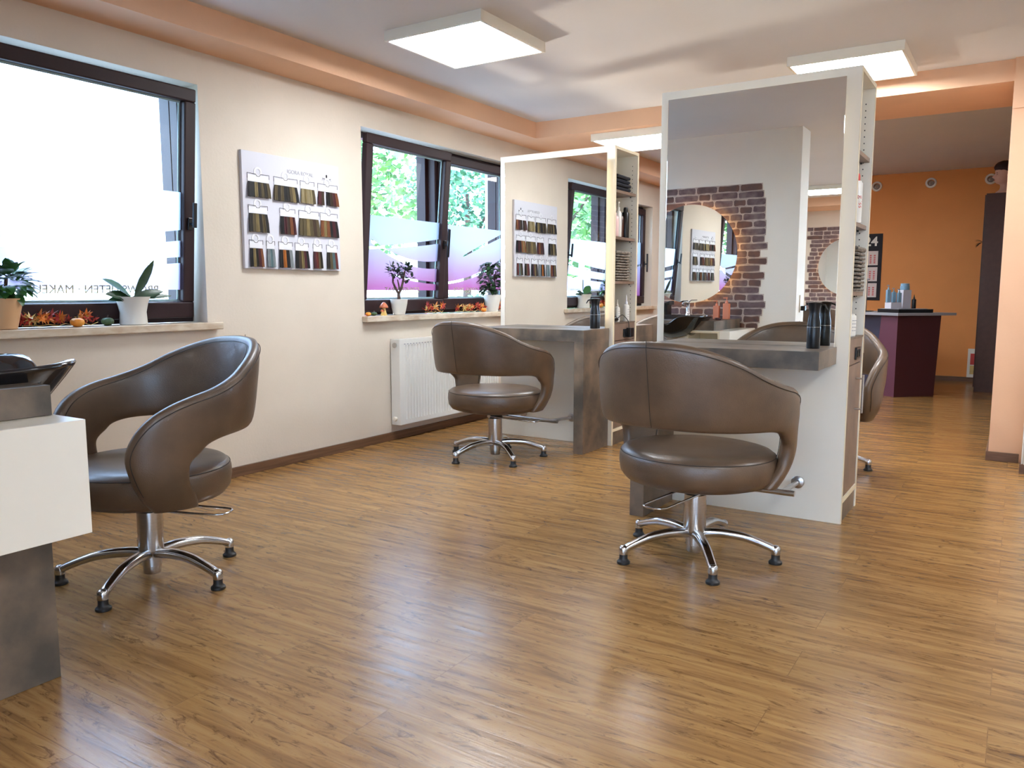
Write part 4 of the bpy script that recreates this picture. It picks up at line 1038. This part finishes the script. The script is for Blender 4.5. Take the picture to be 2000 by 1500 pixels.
t = thing('cream_jar', 'pale blue jar on top of the tall white carton', 'jar', dk(.10, .10, TZ+.2005))
MB().lathe([(.046, 0), (.048, .004), (.048, .042), (.044, .046)], n=28).build('jar_body', M['blueb'], t, smooth=True)
MB().lathe([(.044, .0465), (.044, .066), (.040, .07)], n=28).build('lid', M['blueb'], t, smooth=True)
dropper('dark_bottle', 'small black bottle with silver label in front of the tall carton', dk(.145, .02), .15, .022, 'black', 'black', tall=.3)
t = thing('display_stand', 'grey post stand at the left of the desk', 'stand', (-1.52, 9.95, DT))
MB().box(-.03, .03, -.03, .03, 0, .36).build('post', M['greytop'], t); MB().box(-.16, .05, -.04, .04, .36, .375).build('arm', M['greytop'], t); MB().box(-.12, .10, -.07, .07, -.0005, .010).build('base_plate', M['black'], t)
# dark cabinet with mannequin head
t = thing('tall_cabinet', 'tall dark brown cabinet at the right of the far room', 'cabinet', (-.38, 10.39, 0))
MB().box(0, .50, 0, .55, .0, 2.215).build('carcass', M['cabdark'], t, bevel=.002)
MB().box(-.012, -.001, .004, .53, .05, 2.20).build('door', M['cabdark'], t, bevel=.002)
b = MB(); rd = random.Random(4)
for _ in range(9): b.leaf((0, 0, 0), (-1, rd.uniform(-.8, .8), rd.uniform(-.7, .9)), (0, 0, 1), .09, .018, .3)
b.build('dried_tuft', M['soil'], t, loc=(-.012, .16, 1.69))['label'] = 'dark dried tuft on the cabinet door'
hd = thing('mannequin_head', 'mannequin head with short dark red hair on the tall cabinet', 'mannequin head', (-.225, 10.55, 2.216), math.radians(200))
# face looks along local +x; rings of (z, front, back, half width)
HP = [(0, .085, -.09, .115), (.02, .075, -.085, .10), (.045, .045, -.06, .062), (.08, .035, -.055, .050), (.105, .045, -.06, .050), (.118, .078, -.065, .052), (.135, .092, -.072, .058), (.155, .094, -.080, .064), (.17, .095, -.086, .068), (.19, .096, -.092, .071), (.215, .092, -.097, .074), (.245, .096, -.10, .076), (.275, .090, -.098, .074), (.30, .070, -.085, .064), (.32, .038, -.055, .045), (.33, .0, -.01, .01)]
rs = []
for z, fr, bk_, hw in catmull(HP, 3):
    cx_ = (fr+bk_)/2; rx = (fr-bk_)/2; ring = []
    for k in range(40):
        a = 2*PI*k/40; x = cx_+rx*math.cos(a); y = hw*math.sin(a)
        nose = .026*math.exp(-((z-.182)/.014)**2)*math.exp(-(y/.011)**2)+.014*math.exp(-((z-.205)/.018)**2)*math.exp(-(y/.008)**2) if math.cos(a) > 0 else 0
        lips = .008*math.exp(-((z-.150)/.009)**2)*math.exp(-(y/.02)**2) if math.cos(a) > 0 else 0
        eye = -.009*math.exp(-((z-.215)/.010)**2)*math.exp(-((abs(y)-.030)/.013)**2) if math.cos(a) > 0 else 0
        ring.append(Vector((x+nose+lips+eye, y, z)))
    rs.append(ring)
MB().rings(rs).build('head', M['skin'], hd, smooth=True, angle=180)
b = MB()
for sy in (-1, 1): b.lathe([(.0, 0), (.013, 0), (.016, .006), (.010, .010)], n=16, sx=.7, mtx=Matrix.Translation((-.005, sy*.070, .195))@Matrix.Rotation(-sy*PI/2, 4, 'X'))
b.build('ears', M['skin'], hd, smooth=True)
b = MB()
for sy in (-1, 1): b.box(.087, .0905, sy*.030-.014, sy*.030+.014, .228, .232); b.box(.084, .0885, sy*.030-.012, sy*.030+.012, .212, .2155)
b.build('eye_makeup', M['print'], hd); MB().box(.098, .1015, -.018, .018, .148, .153).build('lips', M['printred'], hd)
rs = []
for z, fr, bk_, hw in [(.15, -.04, -.095, .066), (.18, -.03, -.105, .074), (.21, -.005, -.112, .080), (.24, .045, -.116, .084), (.262, .098, -.118, .086), (.29, .112, -.112, .084), (.32, .10, -.10, .076), (.345, .075, -.075, .058), (.36, .03, -.03, .025)]:
    cx_ = (fr+bk_)/2; rx = (fr-bk_)/2
    rs.append([Vector((cx_+rx*math.cos(2*PI*k/32)+.003*math.sin(k*5), hw*math.sin(2*PI*k/32), z+.004*math.sin(k*3))) for k in range(32)])
MB().rings(rs).build('hair', M['hair'], hd, smooth=True, angle=180)
t = thing('framed_poster', 'small white and red notice leaning behind the dark cabinet', 'notice', (-.475, 11.46, .062))
MB().box(-.03, .12, -.012, .0, 0, .36).build('frame', M['white'], t); MB().box(.0, .10, -.0135, -.012, .16, .30).build('red_print', M['printred'], t); MB().box(.0, .10, -.0135, -.012, .04, .15).build('yellow_print', M['yellow'], t)
